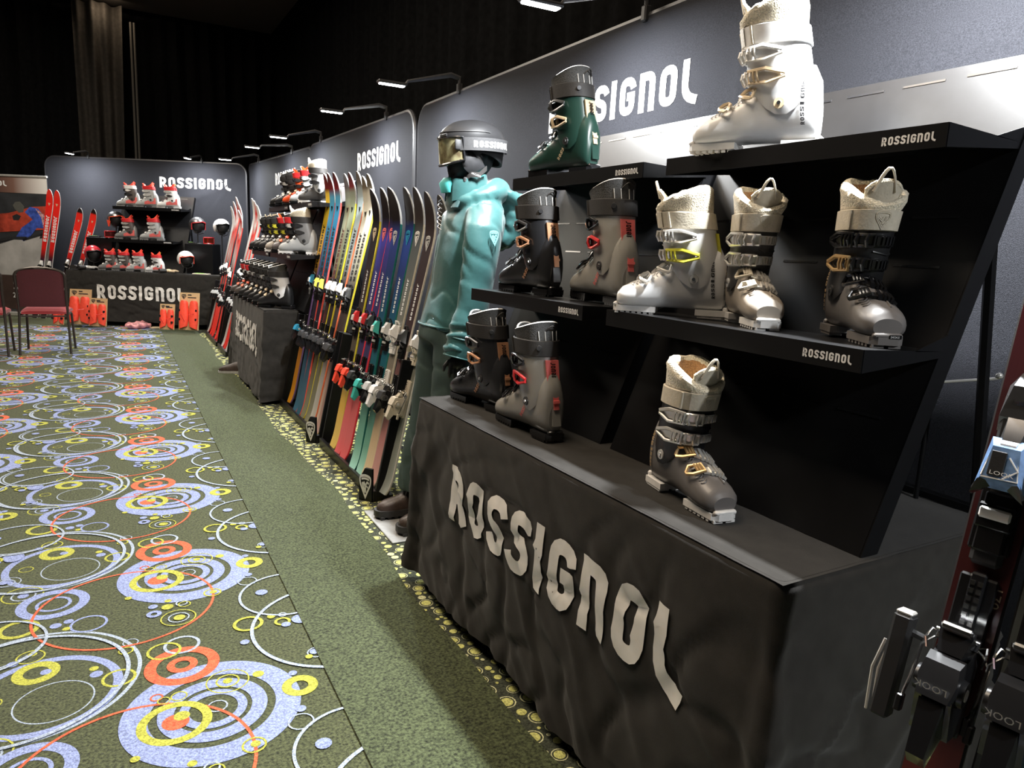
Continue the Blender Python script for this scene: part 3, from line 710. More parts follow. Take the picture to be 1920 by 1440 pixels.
def shield_on(mb, fn):
    for p, w_, cl in [([(.5, 0), (.06, .60, .1), (.0, .90, .2), (.5, 1.0, .3), (1.0, .90, .2), (.94, .60, .1)], .09, True), ([(.3, .70), (.38, .42), (.52, .26)], .09, False), ([(.46, .66), (.56, .46), (.80, .66)], .09, False)]:
        L = strip(p, w_, cl)
        a = [[fn(x.x, x.y) for x in q] for q in L]; mb.grid(a)
        for e in (0, 1): mb.tube([r[e] for r in a], .0009, 4)
ST = {}
def style(n, **k):
    b = dict(shell='sh_dark', cuff='sh_dark', liner='mesh', sole='black', strap='strap', tab='strap', buckle='black', lev1='gun', lev2='gun', lev3='gun', bolt='dark', text='copper'); b.update(k); ST[n] = b
style('men_dark', spine='copper', lev2='copper')
style('men_grey', shell='sh_grey', cuff='sh_grey', spine='pinkred', lev1='black', lev2='red', lev3='black', text='pinkred')
style('men_green', shell='sh_green', cuff='sh_green', spine='tan', lev2='tan', text='tan')
FU = dict(liner='fur', strap='cream', tab='cream', loop='cream', sole='white', buckle='silver', lev1='silver', lev2='silver', lev3='silver', bolt='ltgrey', text='dark')
style('w_white_tan', **{**FU, 'shell': 'sh_white', 'cuff': 'sh_white', 'lev2': 'tan', 'lev3': 'tan', 'buckle': 'white', 'lev1': 'white', 'bolt': 'tan', 'strap': 'snow'})
style('w_white_yel', **{**FU, 'shell': 'sh_white', 'cuff': 'sh_white', 'lev2': 'yellow', 'spine': 'yellow'})
style('w_greige', **{**FU, 'shell': 'sh_greige', 'cuff': 'sh_char', 'lev3': 'cream'})
style('w_black', **{**FU, 'shell': 'sh_ash', 'cuff': 'sh_black', 'sole': 'sh_ash', 'buckle': 'black', 'lev1': 'black', 'lev2': 'gold', 'lev3': 'black', 'bolt': 'dark', 'text': 'gold'})
style('w_gold', **{**FU, 'shell': 'sh_ash', 'cuff': 'sh_black', 'lev3': 'gold', 'text': 'gold'})
G1 = 'ski boots on the nearest display'
R_ = math.radians
boot('white boot with thick cream fleece on the highest right shelf', (1.39, 1.315, 1.556), R_(118), 1, ST['w_white_tan'], G1, .93)
boot('green boot with tan buckle and black strap on the high shelf', (1.395, 2.195, 1.556), R_(98), 1, ST['men_green'], G1, .98)
boot('white fleece boot with a yellow lever on the middle shelf', (1.285, 1.45, 1.148), R_(134), 1, ST['w_white_yel'], G1, .87)
boot('greige boot with silver buckles and black cuff, facing out', (1.33, 1.245, 1.148), R_(-120), -1, ST['w_greige'], G1, .85)
bk = boot('black boot with black buckles and fleece collar, rightmost on the middle shelf', (1.345, .965, 1.148), R_(-123), -1, ST['w_black'], G1, .86)
mb = MB(); mb.box((.1868, .014, .026), (.0016, .026, .0085), ch=.0005); lb = mb.build('size_label', [M['black']], bk); font('24/24.5', V((.1879, .003, .0235)), V((0, .0046, 0)), V((0, 0, .0046)), M['snow'], 'lettering', lb)
boot('single black fleece boot with gold levers standing alone on the near cloth', (1.148, 1.213, .741), R_(-99), -1, ST['w_gold'], G1, .88)
boot('dark boot with copper buckle on the middle shelf beside the teal jacket', (1.29, 2.21, 1.148), R_(93), 1, ST['men_dark'], G1, 1.0)
boot('smoke grey boot with red buckle and red spine on the middle shelf', (1.335, 1.835, 1.148), R_(82), 1, ST['men_grey'], G1, 1.03)
boot('dark boot with copper buckle on the left end of the near cloth', (1.142, 2.265, .741), R_(98), 1, ST['men_dark'], G1, .99)
boot('smoke grey boot with red buckle standing on the near cloth', (1.122, 1.89, .741), R_(91), 1, ST['men_grey'], G1, .98)

# ------------------------------------------------------------------ skis, bindings, ski racks
SK = {}
def rgb(*c): return lin(c)
def edge_mat(c):
    k = 'edge_%d_%d_%d' % c; return mat(k, lin(c), .4)
def ski(label, tail, axis, front, L, stops, edge, group, wt=.105, ww=.078, wl=.095, logo_at=None, lcol='snow', emb=None, ecol='snow', rocker=.085, seg=44):
    """local: z up the ski from its tail, y across, -x out of the top sheet"""
    t = thing('ski', label, 'ski', tail, 0, group)
    Z = V(axis).normalized(); X = -V(front); X = (X-Z*X.dot(Z)).normalized(); Y = Z.cross(X)
    t.rotation_euler = Matrix((X, Y, Z)).transposed().to_euler()
    def wid(s):
        if s < .03: return wl/2*(.80+.20*math.sin(PI/2*s/.03))
        if s > .90: return wt/2*math.sqrt(max(.0004, 1-((s-.90)/.10)**2.4))
        if s < .45: u = (s-.03)/.42; return (wl+(ww-wl)*(3*u*u-2*u**3))/2
        u = (s-.45)/.45; return (ww+(wt-ww)*(3*u*u-2*u**3))/2
    def bend(s): return -(rocker*((s-.84)/.16)**2 if s > .84 else 0)-(.016*((.07-s)/.07)**2 if s < .07 else 0)
    ss = sorted(set([i/seg for i in range(seg+1)]+[.91, .93, .95, .965, .98, .99, .997, 1, .01, .02])); rings = []
    for s in ss:
        a = wid(s); b = bend(s); z = s*L; th = .0065
        rings.append([V((b-th, -a+.003, z)), V((b-th, a-.003, z)), V((b-th*.4, a, z)), V((b+th*.7, a, z)), V((b+th*.7, -a, z)), V((b-th*.4, -a, z))])
    mb = MB(); mb.loft(rings, 0, True, lambda i, j: (0, 1, 1, 2, 1, 1)[j] if ss[i] < .875 or j in (0, 3) else 3)
    mb.build('top_sheet', [stops if not isinstance(stops, list) else ramp_mat('ski_sheet', [(p, lin(c)) for p, c in stops], L), edge_mat(edge), M['black'], M['ltgrey']], t, 30)
    if logo_at:
        z0, z1, h = logo_at; mb = MB(); logo(mb, lambda u, v: V((bend((z0+(z1-z0)*u)/L)-.0077, h/2-h*v, z0+(z1-z0)*u)), maxq=9); mb.build('logo_print', [M[lcol]], t, 0, False)
    if emb:
        mb = MB(); w_ = .045; b = bend(emb/L)
        shield(mb, V((b-.0083, w_/2, emb)), V((0, -w_, 0)), V((-.004, 0, .075))); mb.build('emblem', [M[ecol]], t, 0, False)
    return t
def bind(t, zt, zh, body='black', at='ltgrey', ah='ltgrey', key='', hi=False, cap='white'):
    k = (body, at, ah, hi, cap)
    if k not in SK:
        a = MB(); o = V((-.0065, 0, 0))
        def H(mb, pts, mi=0): mb.hull([o+V(p) for p in pts], mi)
        def blk(mb, x0, x1, y0, y1, z0, z1, mi=0, c=.003): mb.box(o+V(((x0+x1)/2, (y0+y1)/2, (z0+z1)/2)), (abs(x1-x0), abs(y1-y0), abs(z1-z0)), ch=c, mi=mi)
        blk(a, -.014, 0, -.034, .034, -.115, .075); blk(a, -.022, 0, -.024, .024, -.115, -.03)
        H(a, [(-.052, -.020, .000), (-.052, .020, .000), (-.046, -.014, .045), (-.046, .014, .045), (-.012, -.034, -.012), (-.012, .034, -.012), (-.012, -.022, .075), (-.012, .022, .075), (-.030, -.018, .075), (-.030, .018, .075)], 1)
        H(a, [(-.056, -.017, .002), (-.056, .017, .002), (-.056, -.012, .038), (-.056, .012, .038), (-.044, -.018, -.002), (-.044, .018, -.002), (-.044, -.013, .044), (-.044, .013, .044)], 3)
        for s in (1, -1):
            H(a, [(-.058, s*.010, -.004), (-.058, s*.034, -.016), (-.052, s*.042, -.036), (-.030, s*.044, -.040), (-.022, s*.036, -.034), (-.022, s*.012, -.006), (-.046, s*.012, -.022)], 0)
            a.tube([o+V((-.050, s*.016, .004)), o+V((-.053, s*.030, -.012)), o+V((-.046, s*.040, -.030))], .003, 5, mi=2)
        blk(a, -.028, -.014, -.026, .026, -.068, -.052, 3, .003)
        blk(a, -.024, -.012, -.030, .030, -.082, -.046, 0, .003)
        a.tube([o+V((-.010, -.026, .08)), o+V((-.020, -.016, .098)), o+V((-.020, .016, .098)), o+V((-.010, .026, .08))], .006, 6, mi=0)
        b = MB()
        blk(b, -.014, 0, -.032, .032, -.10, .13); blk(b, -.021, 0, -.013, .013, .04, .135, 0)
        for i in range(7):
            for s in (-1, 1): blk(b, -.0228, -.020, s*.0065-.0042, s*.0065+.0042, .048+.0115*i, .0545+.0115*i, 2, 0)
        H(b, [(-.030, -.030, .030), (-.030, .030, .030), (-.075, -.028, .012), (-.075, .028, .012), (-.095, -.030, -.030), (-.095, .030, -.030), (-.070, -.032, -.090), (-.070, .032, -.090), (-.016, -.034, -.085), (-.016, .034, -.085), (-.016, -.034, .010), (-.016, .034, .010)], 0)
        H(b, [(-.097, -.032, -.006), (-.097, .032, -.006), (-.104, -.026, -.032), (-.104, .026, -.032), (-.090, -.028, .014), (-.090, .028, .014), (-.070, -.030, .022), (-.070, .030, .022), (-.074, -.034, -.040), (-.074, .034, -.040)], 1)
        H(b, [(-.100, -.020, -.036), (-.100, .020, -.036), (-.112, -.015, -.110), (-.112, .015, -.110), (-.092, -.015, -.128), (-.092, .015, -.128), (-.066, -.024, -.080), (-.066, .024, -.080)], 1 if ah == 'cream' or ah == 'coral' or ah == 'teal' else 0)
        for s in (1, -1): b.cyl(o+V((-.068, s*.026, -.020)), o+V((-.068, s*.041, -.020)), .020, .018, 14, 1); b.cyl(o+V((-.068, s*.040, -.020)), o+V((-.068, s*.0425, -.020)), .009, .008, 10, 3)
        H(b, [(-.070, -.020, .024), (-.070, .020, .024), (-.055, -.030, .060), (-.055, .030, .060), (-.040, -.030, .030), (-.040, .030, .030)], 0)
        blk(b, -.066, -.056, -.026, .026, .054, .064, 2)
        c = MB()
        for s in (1, -1):
            c.tube([o+V((-.018, s*.012, .075)), o+V((-.028, s*.040, .060)), o+V((-.034, s*.056, .030)), o+V((-.050, s*.056, -.060)), o+V((-.062, s*.058, -.115))], .0030, 6, mi=1)
            c.box(o+V((-.064, s*.059, -.135)), (.016, .013, .050), ch=.003)
            c.tube([o+V((-.026, s*.030, .072)), o+V((-.034, s*.046, .085)), o+V((-.046, s*.050, .060)), o+V((-.040, s*.046, .030))], .0025, 5, mi=1)
        c.box(o+V((-.040, 0, .083)), (.010, .070, .034), Matrix.Rotation(.5, 3, 'Y'), .003)
        c.tube([o+V((-.046, -.036, .096)), o+V((-.046, .036, .096))], .0034, 6, mi=1)
        SK[k] = (a.mesh('toe_binding', [M[body], M[at], M['chrome'], M[cap]], 30), b.mesh('heel_binding', [M[body], M[ah], M['chrome'], M[cap]], 30), c.mesh('brake', [M[body], M['chrome']], 30))
    A, B, Cm = SK[k]; bs = 1. if hi else .82
    for n, me, z in (('toe_binding', A, zt), ('heel_binding', B, zh), ('brake', Cm, zh)):
        o = link(n, me, t); o.location = (0, 0, z); o.scale = (bs,)*3 if n != 'brake' else (bs*.9, bs*.85, bs*.7)
    return t
def rack(loc, rz, length, label, lean=.20, emblem=True, hs=.72):
    """local: x away from the aisle, y along; loc is its front low corner at low y"""
    t = thing('ski_rack', label, 'ski rack', loc, rz, 'black ski racks'); E = V((lean, 0, 1)).normalized(); N = V((-E.z, 0, E.x)); Rm = Matrix((N, V((0, 1, 0)), E)).transposed()
    mb = MB(); mb.box((.0, length/2, .030), (.022, length, .060), ch=.003); mb.box((.05, length/2, .014), (.10, length-.02, .026)); mb.build('bottom_rail', [M['steel']], t)
    for y in (.012, length-.012):
        mb = MB(); mb.box(V((.035, y, .02))+E*hs/2, (.075, .022, hs), Rm, .003); mb.build('side_board', [M['steel']], t)
    mb = MB(); mb.box(V((.085, length/2, .02))+E*(hs-.03), (.02, length-.05, .05), Rm); mb.build('top_rail', [M['steel']], t)
    mb = MB()
    for y in (.05, length-.05): mb.tube([V((.09, y, .0))+E*hs*.75, V((.46, y, .012))], .013, 6)
    mb.box((.46, length/2, .008), (.03, length-.08, .016)); mb.build('rear_prop', [M['steel']], t)
    if emblem:
        q = lambda a, z, o: V((-.016-.047*a-.75*o, .006+.064*a-.66*o, z))        # the bent corner plate turns towards the aisle's near end
        mb = MB(); P = [q(0, .0, 0), q(1, .0, 0), q(1, .11, 0), q(.55, .175, 0), q(0, .175, 0)]; mb.loft([P, [p+V((.012, .008, 0)) for p in P]]); g = mb.build('corner_plate', [M['steel']], t)
        mb = MB(); shield(mb, q(.93, .022, .0015), q(.07, .022, .0015)-q(.93, .022, .0015), V((0, 0, .118))); mb.build('emblem', [M['snow']], g, 0, False)
    return t
rack((1.104, 4.555, 0), 0, 1.20, 'black rack holding yellow, blue, sage and cream skis', .20)
rack((1.104, 3.375, 0), 0, 1.11, 'black rack holding violet, teal and grey skis beside the mannequin', .20)
Y_ = (228, 214, 62)
DK = (38, 33, 40)
R1 = [('bright yellow ski at the far end of the nearer rainbow row', (1.152, 5.610, .05), (1.501, 5.670, 1.735), [(0, (205, 140, 25)), (.26, (150, 95, 40)), (.36, (34, 26, 44)), (.56, (40, 30, 62)), (.63, (222, 165, 38)), (.86, (246, 206, 48)), (.92, (235, 196, 70)), (.94, (120, 32, 30)), (1, (96, 44, 44))], (110, 86, 130), 'dark'),
      ('first of two blue skis, next to the yellow one', (1.131, 5.307, .05), (1.452, 5.367, 1.715), [(0, (52, 92, 112)), (.25, (36, 70, 92)), (.38, (35, 32, 46)), (.56, (45, 40, 55)), (.64, (44, 96, 130)), (.86, (70, 158, 200)), (.91, (92, 170, 205)), (.94, (130, 34, 40)), (1, (88, 40, 40))], (236, 92, 84), 'black'),
      ('second of two blue skis, next to the sage pair', (1.127, 5.182, .05), (1.460, 5.242, 1.712), [(0, (52, 92, 112)), (.25, (38, 72, 92)), (.38, (35, 32, 46)), (.56, (45, 40, 55)), (.64, (40, 100, 140)), (.86, (62, 156, 205)), (.91, (92, 170, 205)), (.94, (136, 34, 40)), (1, (88, 40, 40))], (236, 92, 84), 'black'),
      ('sage green ski left of its twin in the nearer rainbow row', (1.137, 5.092, .05), (1.511, 5.152, 1.700), [(0, (120, 118, 96)), (.25, (88, 84, 62)), (.38, (42, 38, 40)), (.58, (56, 52, 52)), (.65, (130, 140, 118)), (.88, (164, 178, 152)), (.93, (150, 155, 140)), (.95, (90, 70, 64)), (1, (84, 76, 70))], Y_, 'black'),
      ('sage green ski right of its twin in the nearer rainbow row', (1.140, 4.973, .05), (1.510, 5.033, 1.701), [(0, (124, 122, 100)), (.25, (92, 88, 66)), (.38, (42, 38, 40)), (.58, (56, 52, 52)), (.65, (132, 142, 120)), (.88, (166, 180, 154)), (.93, (150, 155, 140)), (.95, (140, 40, 44)), (1, (84, 60, 58))], Y_, 'black'),
      ('pale blue grey ski with an orange edge, after the sage pair', (1.133, 4.847, .05), (1.528, 4.907, 1.699), [(0, (186, 184, 176)), (.24, (128, 122, 116)), (.38, (48, 42, 44)), (.58, (84, 80, 82)), (.65, (152, 164, 164)), (.88, (180, 200, 206)), (.94, (160, 168, 168)), (.96, (112, 104, 96)), (1, (116, 106, 98))], (236, 122, 80), 'black'),
      ('cream ski with a red edge beside the pale blue one', (1.135, 4.707, .05), (1.524, 4.767, 1.660), [(0, (206, 186, 168)), (.24, (136, 108, 100)), (.38, (58, 44, 46)), (.58, (92, 84, 84)), (.65, (170, 172, 166)), (.88, (228, 224, 206)), (.94, (205, 198, 180)), (.96, (122, 110, 92)), (1, (112, 100, 84))], (206, 52, 74), 'black'),
      ('cream ski with a yellow edge, last of the nearer rainbow row', (1.120, 4.615, .05), (1.525, 4.668, 1.667), [(0, (176, 142, 130)), (.24, (122, 96, 88)), (.38, (62, 50, 50)), (.58, (96, 90, 84)), (.65, (178, 178, 158)), (.88, (236, 232, 216)), (.94, (212, 206, 190)), (.96, (110, 102, 88)), (1, (100, 92, 78))], Y_, 'black')]
R2 = [('black ski with a yellow edge and yellow tail', (1.136, 4.264, .05), (1.443, 4.324, 1.556), [(0, (226, 196, 110)), (.16, (214, 172, 70)), (.30, (170, 140, 76)), (.36, (88, 82, 72)), (.6, (62, 54, 56)), (.86, (46, 42, 46)), (.9, (26, 24, 26)), (1, (30, 27, 28))], (226, 222, 70), 'snow', 'coral'),
      ('violet ski with a red edge and pink tail, left of its twin', (1.126, 4.119, .05), (1.457, 4.179, 1.555), [(0, (222, 104, 108)), (.22, (204, 92, 94)), (.32, (108, 70, 88)), (.38, (60, 56, 90)), (.7, (58, 56, 112)), (.83, (70, 66, 158)), (.87, (48, 42, 80)), (.9, (32, 27, 30)), (1, (44, 36, 36))], (238, 66, 80), 'snow', 'coral'),
      ('violet ski with a red edge and pink tail, right of its twin', (1.128, 4.012, .05), (1.465, 4.072, 1.554), [(0, (222, 104, 108)), (.22, (198, 90, 92)), (.32, (108, 70, 88)), (.38, (60, 56, 90)), (.7, (58, 56, 112)), (.83, (70, 66, 150)), (.87, (48, 42, 80)), (.9, (32, 27, 30)), (1, (44, 36, 36))], (238, 66, 80), 'snow', 'gun'),
      ('blue ski with a teal edge and mint tail, left of its twin', (1.124, 3.80, .05), (1.405, 3.86, 1.533), [(0, (172, 226, 214)), (.10, (110, 170, 150)), (.28, (62, 116, 104)), (.36, (30, 92, 104)), (.55, (40, 86, 112)), (.72, (48, 62, 112)), (.84, (56, 70, 140)), (.9, (34, 28, 30)), (1, (44, 36, 36))], (26, 104, 98), 'snow', 'teal'),
      ('blue ski with a teal edge and mint tail, right of its twin', (1.135, 3.700, .05), (1.445, 3.755, 1.537), [(0, (172, 226, 214)), (.10, (100, 160, 140)), (.28, (50, 106, 96)), (.36, (30, 92, 104)), (.55, (40, 86, 112)), (.72, (48, 62, 118)), (.84, (52, 78, 160)), (.9, (34, 28, 30)), (1, (44, 36, 36))], (26, 110, 104), 'snow', 'ltgrey'),
      ('grey ski with a pale tan tail and white bindings', (1.131, 3.600, .05), (1.464, 3.660, 1.533), [(0, (228, 208, 172)), (.14, (196, 170, 136)), (.30, (120, 108, 92)), (.6, (112, 116, 112)), (.84, (84, 90, 94)), (.9, (56, 48, 46)), (1, (52, 44, 42))], (205, 198, 180), 'snow', 'white'),
      ('dark brown ski with a dusty pink tail and black bindings', (1.130, 3.487, .05), (1.482, 3.547, 1.506), [(0, (206, 160, 152)), (.16, (178, 120, 116)), (.30, (126, 86, 84)), (.5, (66, 52, 54)), (.84, (62, 54, 58)), (.9, (54, 44, 44)), (1, (46, 38, 38))], (208, 198, 184), 'snow', 'gun'),
      ('silver grey ski with cream bindings, nearest the mannequin', (1.150, 3.354, .05), (1.499, 3.414, 1.485), [(0, (158, 164, 160)), (.3, (128, 132, 122)), (.6, (112, 112, 104)), (.9, (80, 78, 74)), (1, (60, 54, 50))], (214, 212, 204), 'snow', 'cream')]
for i, (lab, a, b, st, ed, lc) in enumerate(R1):
    a = V(a); b = V(b); L = (b-a).length*1.03
    t = ski(lab, a, b-a, (-.985, -.12, 0), L, st, ed, 'skis in the rack behind the second table cloth', .098, .074, .088, (L*.60, L*.79, .034), 'gun' if i else 'black', L*.855, 'black')
    bind(t, L*.535, L*.335, 'black', ['blue', 'yellow', 'yellow', 'ltgrey', 'ltgrey', 'ltgrey', 'ltgrey', 'gun'][i], 'blue' if i == 0 else 'gun', cap=['white', 'dark', 'dark', 'white', 'white', 'white', 'white', 'dark'][i])
for i, (lab, a, b, st, ed, lc, bc) in enumerate(R2):
    a = V(a); b = V(b); L = (b-a).length*1.03
    t = ski(lab, a, b-a, (-.985, -.12, 0), L, st, ed, 'skis in the rack beside the mannequin', .100, .078, .096, (L*.575, L*.70, .018), 'snow', L*.815, ['tan', 'pinkred', 'pinkred', 'ltgrey', 'blue', 'white', 'ltgrey', 'ltgrey'][i])
    at = {'cream': 'snow', 'white': 'snow'}.get(bc, {'coral': 'red', 'gun': 'gun', 'teal': 'teal', 'ltgrey': 'ltgrey'}.get(bc, 'gun'))
    bind(t, L*.50, L*.315, 'cream' if bc in ('cream',) else ('white' if bc == 'white' else 'black'), at, bc if bc != 'white' else 'snow', cap='white' if bc != 'gun' else 'dark')
# racks of race skis in the far corner
rack((1.02, 9.15, 0), 0, 1.15, 'black rack of white and red race skis in the far corner', .20, False)
rack((1.025, 8.33, 0), 0, .70, 'black rack of red edged skis behind the second table', .20, False)
RW = [(0, (214, 40, 36)), (.22, (224, 46, 40)), (.30, (60, 56, 58)), (.5, (70, 66, 66)), (.62, (190, 186, 182)), (.78, (226, 60, 50)), (.84, (228, 226, 222)), (.92, (222, 44, 38)), (1, (228, 226, 222))]
RG = [(0, (190, 188, 184)), (.25, (150, 148, 146)), (.35, (50, 50, 52)), (.55, (120, 118, 118)), (.7, (214, 212, 208)), (1, (236, 236, 234))]
R3 = [((1.054, 10.233, .05), (1.446, 10.293, 1.641), RG, 'white race ski, leftmost of the far corner rack'), ((1.052, 9.946, .05), (1.439, 10.006, 1.693), RW, 'red and white race ski, second in the far corner rack'),
      ((1.047, 9.727, .05), (1.441, 9.787, 1.739), RW, 'red tipped race ski, tallest of the far corner rack'), ((1.054, 9.464, .05), (1.431, 9.524, 1.653), RW, 'red race ski, fourth in the far corner rack'), ((1.055, 9.265, .05), (1.398, 9.325, 1.570), RW, 'red race ski, rightmost of the far corner rack'),
      ((1.052, 8.796, .05), (1.483, 8.856, 1.686), RG, 'pale race ski with red edges beside the second boot stands'), ((1.053, 8.608, .05), (1.475, 8.668, 1.655), RW, 'red tailed race ski in the middle beside the second boot stands'), ((1.048, 8.42, .05), (1.472, 8.48, 1.603), RG, 'pale race ski nearest the second boot stands')]
for i, (a, b, st, lab) in enumerate(R3):
    a = V(a); b = V(b); L = (b-a).length*1.02
    bind(ski(lab, a, b-a, (-.985, -.12, 0), L, st, (226, 70, 60), 'race skis in the far corner', .098, .07, .085, seg=24), L*.50, L*.32, 'black', 'white', 'ltgrey')
RR = [(0, (40, 38, 40)), (.34, (40, 34, 36)), (.42, (40, 40, 90)), (.48, (90, 30, 34)), (.55, (216, 36, 32)), (.93, (236, 44, 36)), (.97, (240, 60, 50)), (1, (236, 44, 36))]
RD = [(0, (40, 38, 40)), (.46, (44, 34, 36)), (.52, (170, 34, 34)), (.62, (226, 42, 36)), (.95, (238, 50, 40)), (.962, (40, 28, 28)), (1, (36, 26, 26))]
for i, (u0, z0, u1, z1, st, lab) in enumerate([(-.90, 0, -.607, 1.854, RR, 'tall red race ski, left one of the pair before the poster'), (-.77, 0, -.499, 1.844, RR, 'tall red race ski, right one of the pair before the poster'),
                                   (-.62, 0, -.227, 1.609, RD, 'red slalom ski with black tip, left of its pair by the far backdrop'), (-.43, 0, -.024, 1.603, RD, 'red slalom ski with black tip, right of its pair by the grey helmet')]):
    a = EW(u0, .52, .0); b = EW(u1, .655 if i < 2 else .74, z1); L = (b-a).length
    t = ski(lab, a, b-a, -EN, L, st, (230, 226, 222), 'red skis leaning on the far backdrop', .105, .068, .09, (L*.60, L*.80, .05), 'snow', L*.88, 'tan', .05)
    bind(t, L*(.42 if i < 2 else .50), L*.24, 'black', 'white', 'black', cap='white')
# the two skis leaning in the right foreground
ax = V((.210, .017, .978)); fr = V((-.947, -.244, .208)); LT = V((.242, -.970, -.035)); A0 = V((.871, .492, 0))
BUR = [(0, (86, 34, 28)), (.30, (120, 52, 42)), (.375, (110, 46, 40)), (.39, (58, 24, 25)), (.55, (66, 30, 32)), (.66, (74, 42, 46)), (.74, (92, 44, 52)), (.80, (196, 40, 66)), (1, (150, 30, 50))]
M['heelcap'] = mat('smoky_heel_cap', (.012, .012, .013), .3)
tA = ski('burgundy ski with black bindings leaning at the right edge', A0, ax, fr, 1.72, BUR, (28, 26, 26), 'skis leaning in the right foreground', .084, .071, .080, seg=60)
bind(tA, 1.045, .765, 'black', 'gun', 'heelcap', cap='white', hi=True)
tB = ski('grey ski with teal stripe at the lower right corner', A0+LT*.082+V((0, 0, .003)), ax, fr, 1.72, [(0, (60, 62, 60)), (.5, (72, 76, 74)), (1, (60, 64, 66))], (26, 26, 26), 'skis leaning in the right foreground', .084, .071, .080, seg=60)
bind(tB, 1.045, .770, 'black', 'ltgrey', 'heelcap', cap='dark', hi=True)
mb = MB(); mb.box((-.040, .070, .735), (.030, .026, .155), ch=.004); mb.box((-.040, .070, .814), (.026, .022, .006), ch=.002, mi=1)
mb.tube([(-.03, .045, .785), (-.04, .070, .79)], .006, 6); mb.build('brake_pad', [M['matte'], M['silver']], tA)
mb = MB(); mb.tube([(-.04, .088, .765), (-.046, .094, .72), (-.04, .090, .655)], .0022, 6); mb.tube([(-.04, .082, .762), (-.046, .086, .72), (-.04, .083, .665)], .002, 6); mb.build('brake_arm', [M['silver']], tA)
mb = MB(); mb.grid([[V((-.0072, y, z)) for z in (.05, .5, .9, 1.3)] for y in (-.034, -.018)]); mb.build('stripe', [mat('teal_stripe', lin((20, 120, 128)), .35)], tB, 0)
for t in (tA, tB):
    for c in t.children:
        if c.name.split('.')[0] in ('toe_binding', 'heel_binding', 'brake'): c.scale = (1, .74, 1 if 'brake' not in c.name else .5)
    mb = MB()                                                   # raised toe rail in front of and below the toe unit
    mb.box((-.013, 0, 1.04), (.016, .040, .26), ch=.006); mb.box((-.022, .018, 1.11), (.012, .012, .09), ch=.004); mb.box((-.022, -.018, 1.11), (.012, .012, .09), ch=.004)
    mb.hull([V((-.012, y, z)) for y, z in ((-.028, 1.10), (.028, 1.10), (-.026, 1.165), (.026, 1.165), (-.015, 1.185), (.015, 1.185))]+[V((-.030, y, z)) for y, z in ((-.026, 1.12), (.026, 1.12), (-.018, 1.165), (.018, 1.165))], 1)
    mb.build('toe_rail', [M['matte'], M['gun']], t)
cl = mat('clear_blue_cap', (.20, .34, .62), .12, 0, .3, 60, coat=.5)
mb = MB(); mb.hull([V((-.066, y, z)) for y, z in ((-.022, 1.033), (.022, 1.033), (-.016, 1.078), (.016, 1.078))]+[V((-.050, y, z)) for y, z in ((-.030, 1.020), (.030, 1.020), (-.022, 1.090), (.022, 1.090))]); mb.build('toe_cap', [cl], tA)
mb = MB(); mb.box((-.0672, .006, 1.055), (.002, .018, .034), ch=.0008); mb.build('scale_window', [M['matte']], tA)
mb = MB()
for P in ([(-.0674, -.004, 1.036), (-.0668, -.019, 1.050), (-.066, -.006, 1.066)], [(-.066, .021, 1.036), (-.064, .015, 1.078), (-.064, -.014, 1.078), (-.066, -.021, 1.036), (-.066, .021, 1.034)]): mb.tube([V(p) for p in P], .0013, 5)
mb.build('cap_lines', [M['snow']], tA)
font('LOOK', V((-.0686, .0125, 1.040)), V((0, -.0075, 0)), V((0, 0, .0055)), M['snow'], 'lettering', tA)
font('170', V((-.0075, -.017, .888)), V((0, 0, -.016)), V((0, -.012, 0)), M['tan'], 'lettering', tA)
for t in (tA, tB): font('LOOK', V((-.1148, -.017, .752)), V((0, .0105, 0)), V((.003, 0, -.010)), M['ltgrey'], 'lettering', t)

# ------------------------------------------------------------------ mannequin
def solid(mb, voxel, mats, name, parent, wr=None, smooth_it=6, keep_sharp=0):
    """fuse the lofts into one continuous skin, relax it and press creases into it"""
    me = mb.mesh('tmp', [mats[0]], 0); o = D.objects.new('tmp', me); COL.objects.link(o)
    r = o.modifiers.new('r', 'REMESH'); r.mode = 'VOXEL'; r.voxel_size = voxel
    s = o.modifiers.new('s', 'SMOOTH'); s.iterations = smooth_it; s.factor = .5
    dg = bpy.context.evaluated_depsgraph_get(); out = D.meshes.new_from_object(o.evaluated_get(dg)); D.objects.remove(o); D.meshes.remove(me)
    if wr:
        ns = [v.normal.copy() for v in out.vertices]
        for v, n in zip(out.vertices, ns): v.co += n*wr(v.co)
    out.materials.clear()
    for m in mats: out.materials.append(m)
    out.polygons.foreach_set('use_smooth', [True]*len(out.polygons)); out.update(); out.name = name
    return link(name, out, parent)
def ring(c, rx, ry, n=20, p=.9, R=None):
    o = []
    for k in range(n):
        a = 2*PI*k/n; q = V((rx*spow(math.cos(a), p), ry*spow(math.sin(a), p), 0))
        o.append(V(c)+(R @ q if R else q))
    return o
def limb(mb, pts, n=16):
    """pts: (centre, radius along x, radius across)"""
    rings = []
    for i, (c, rx, ry) in enumerate(pts):
        a = V(pts[max(i-1, 0)][0]); b = V(pts[min(i+1, len(pts)-1)][0]); R = V((0, 0, 1)).rotation_difference((b-a).normalized()).to_matrix() if (b-a).z > 0 else V((0, 0, -1)).rotation_difference((b-a).normalized()).to_matrix()
        rings.append(ring(c, rx, ry, n, 1., R))
    mb.loft(rings)
man = thing('mannequin', 'black mannequin in a teal hooded jacket and grey teal trousers, facing the aisle', 'mannequin', (1.40, 3.035, 0), 0)
def loc(pts): return pts
mb = MB()                                                        # head with nose, lips, chin and neck; local to (1.40, 3.08)
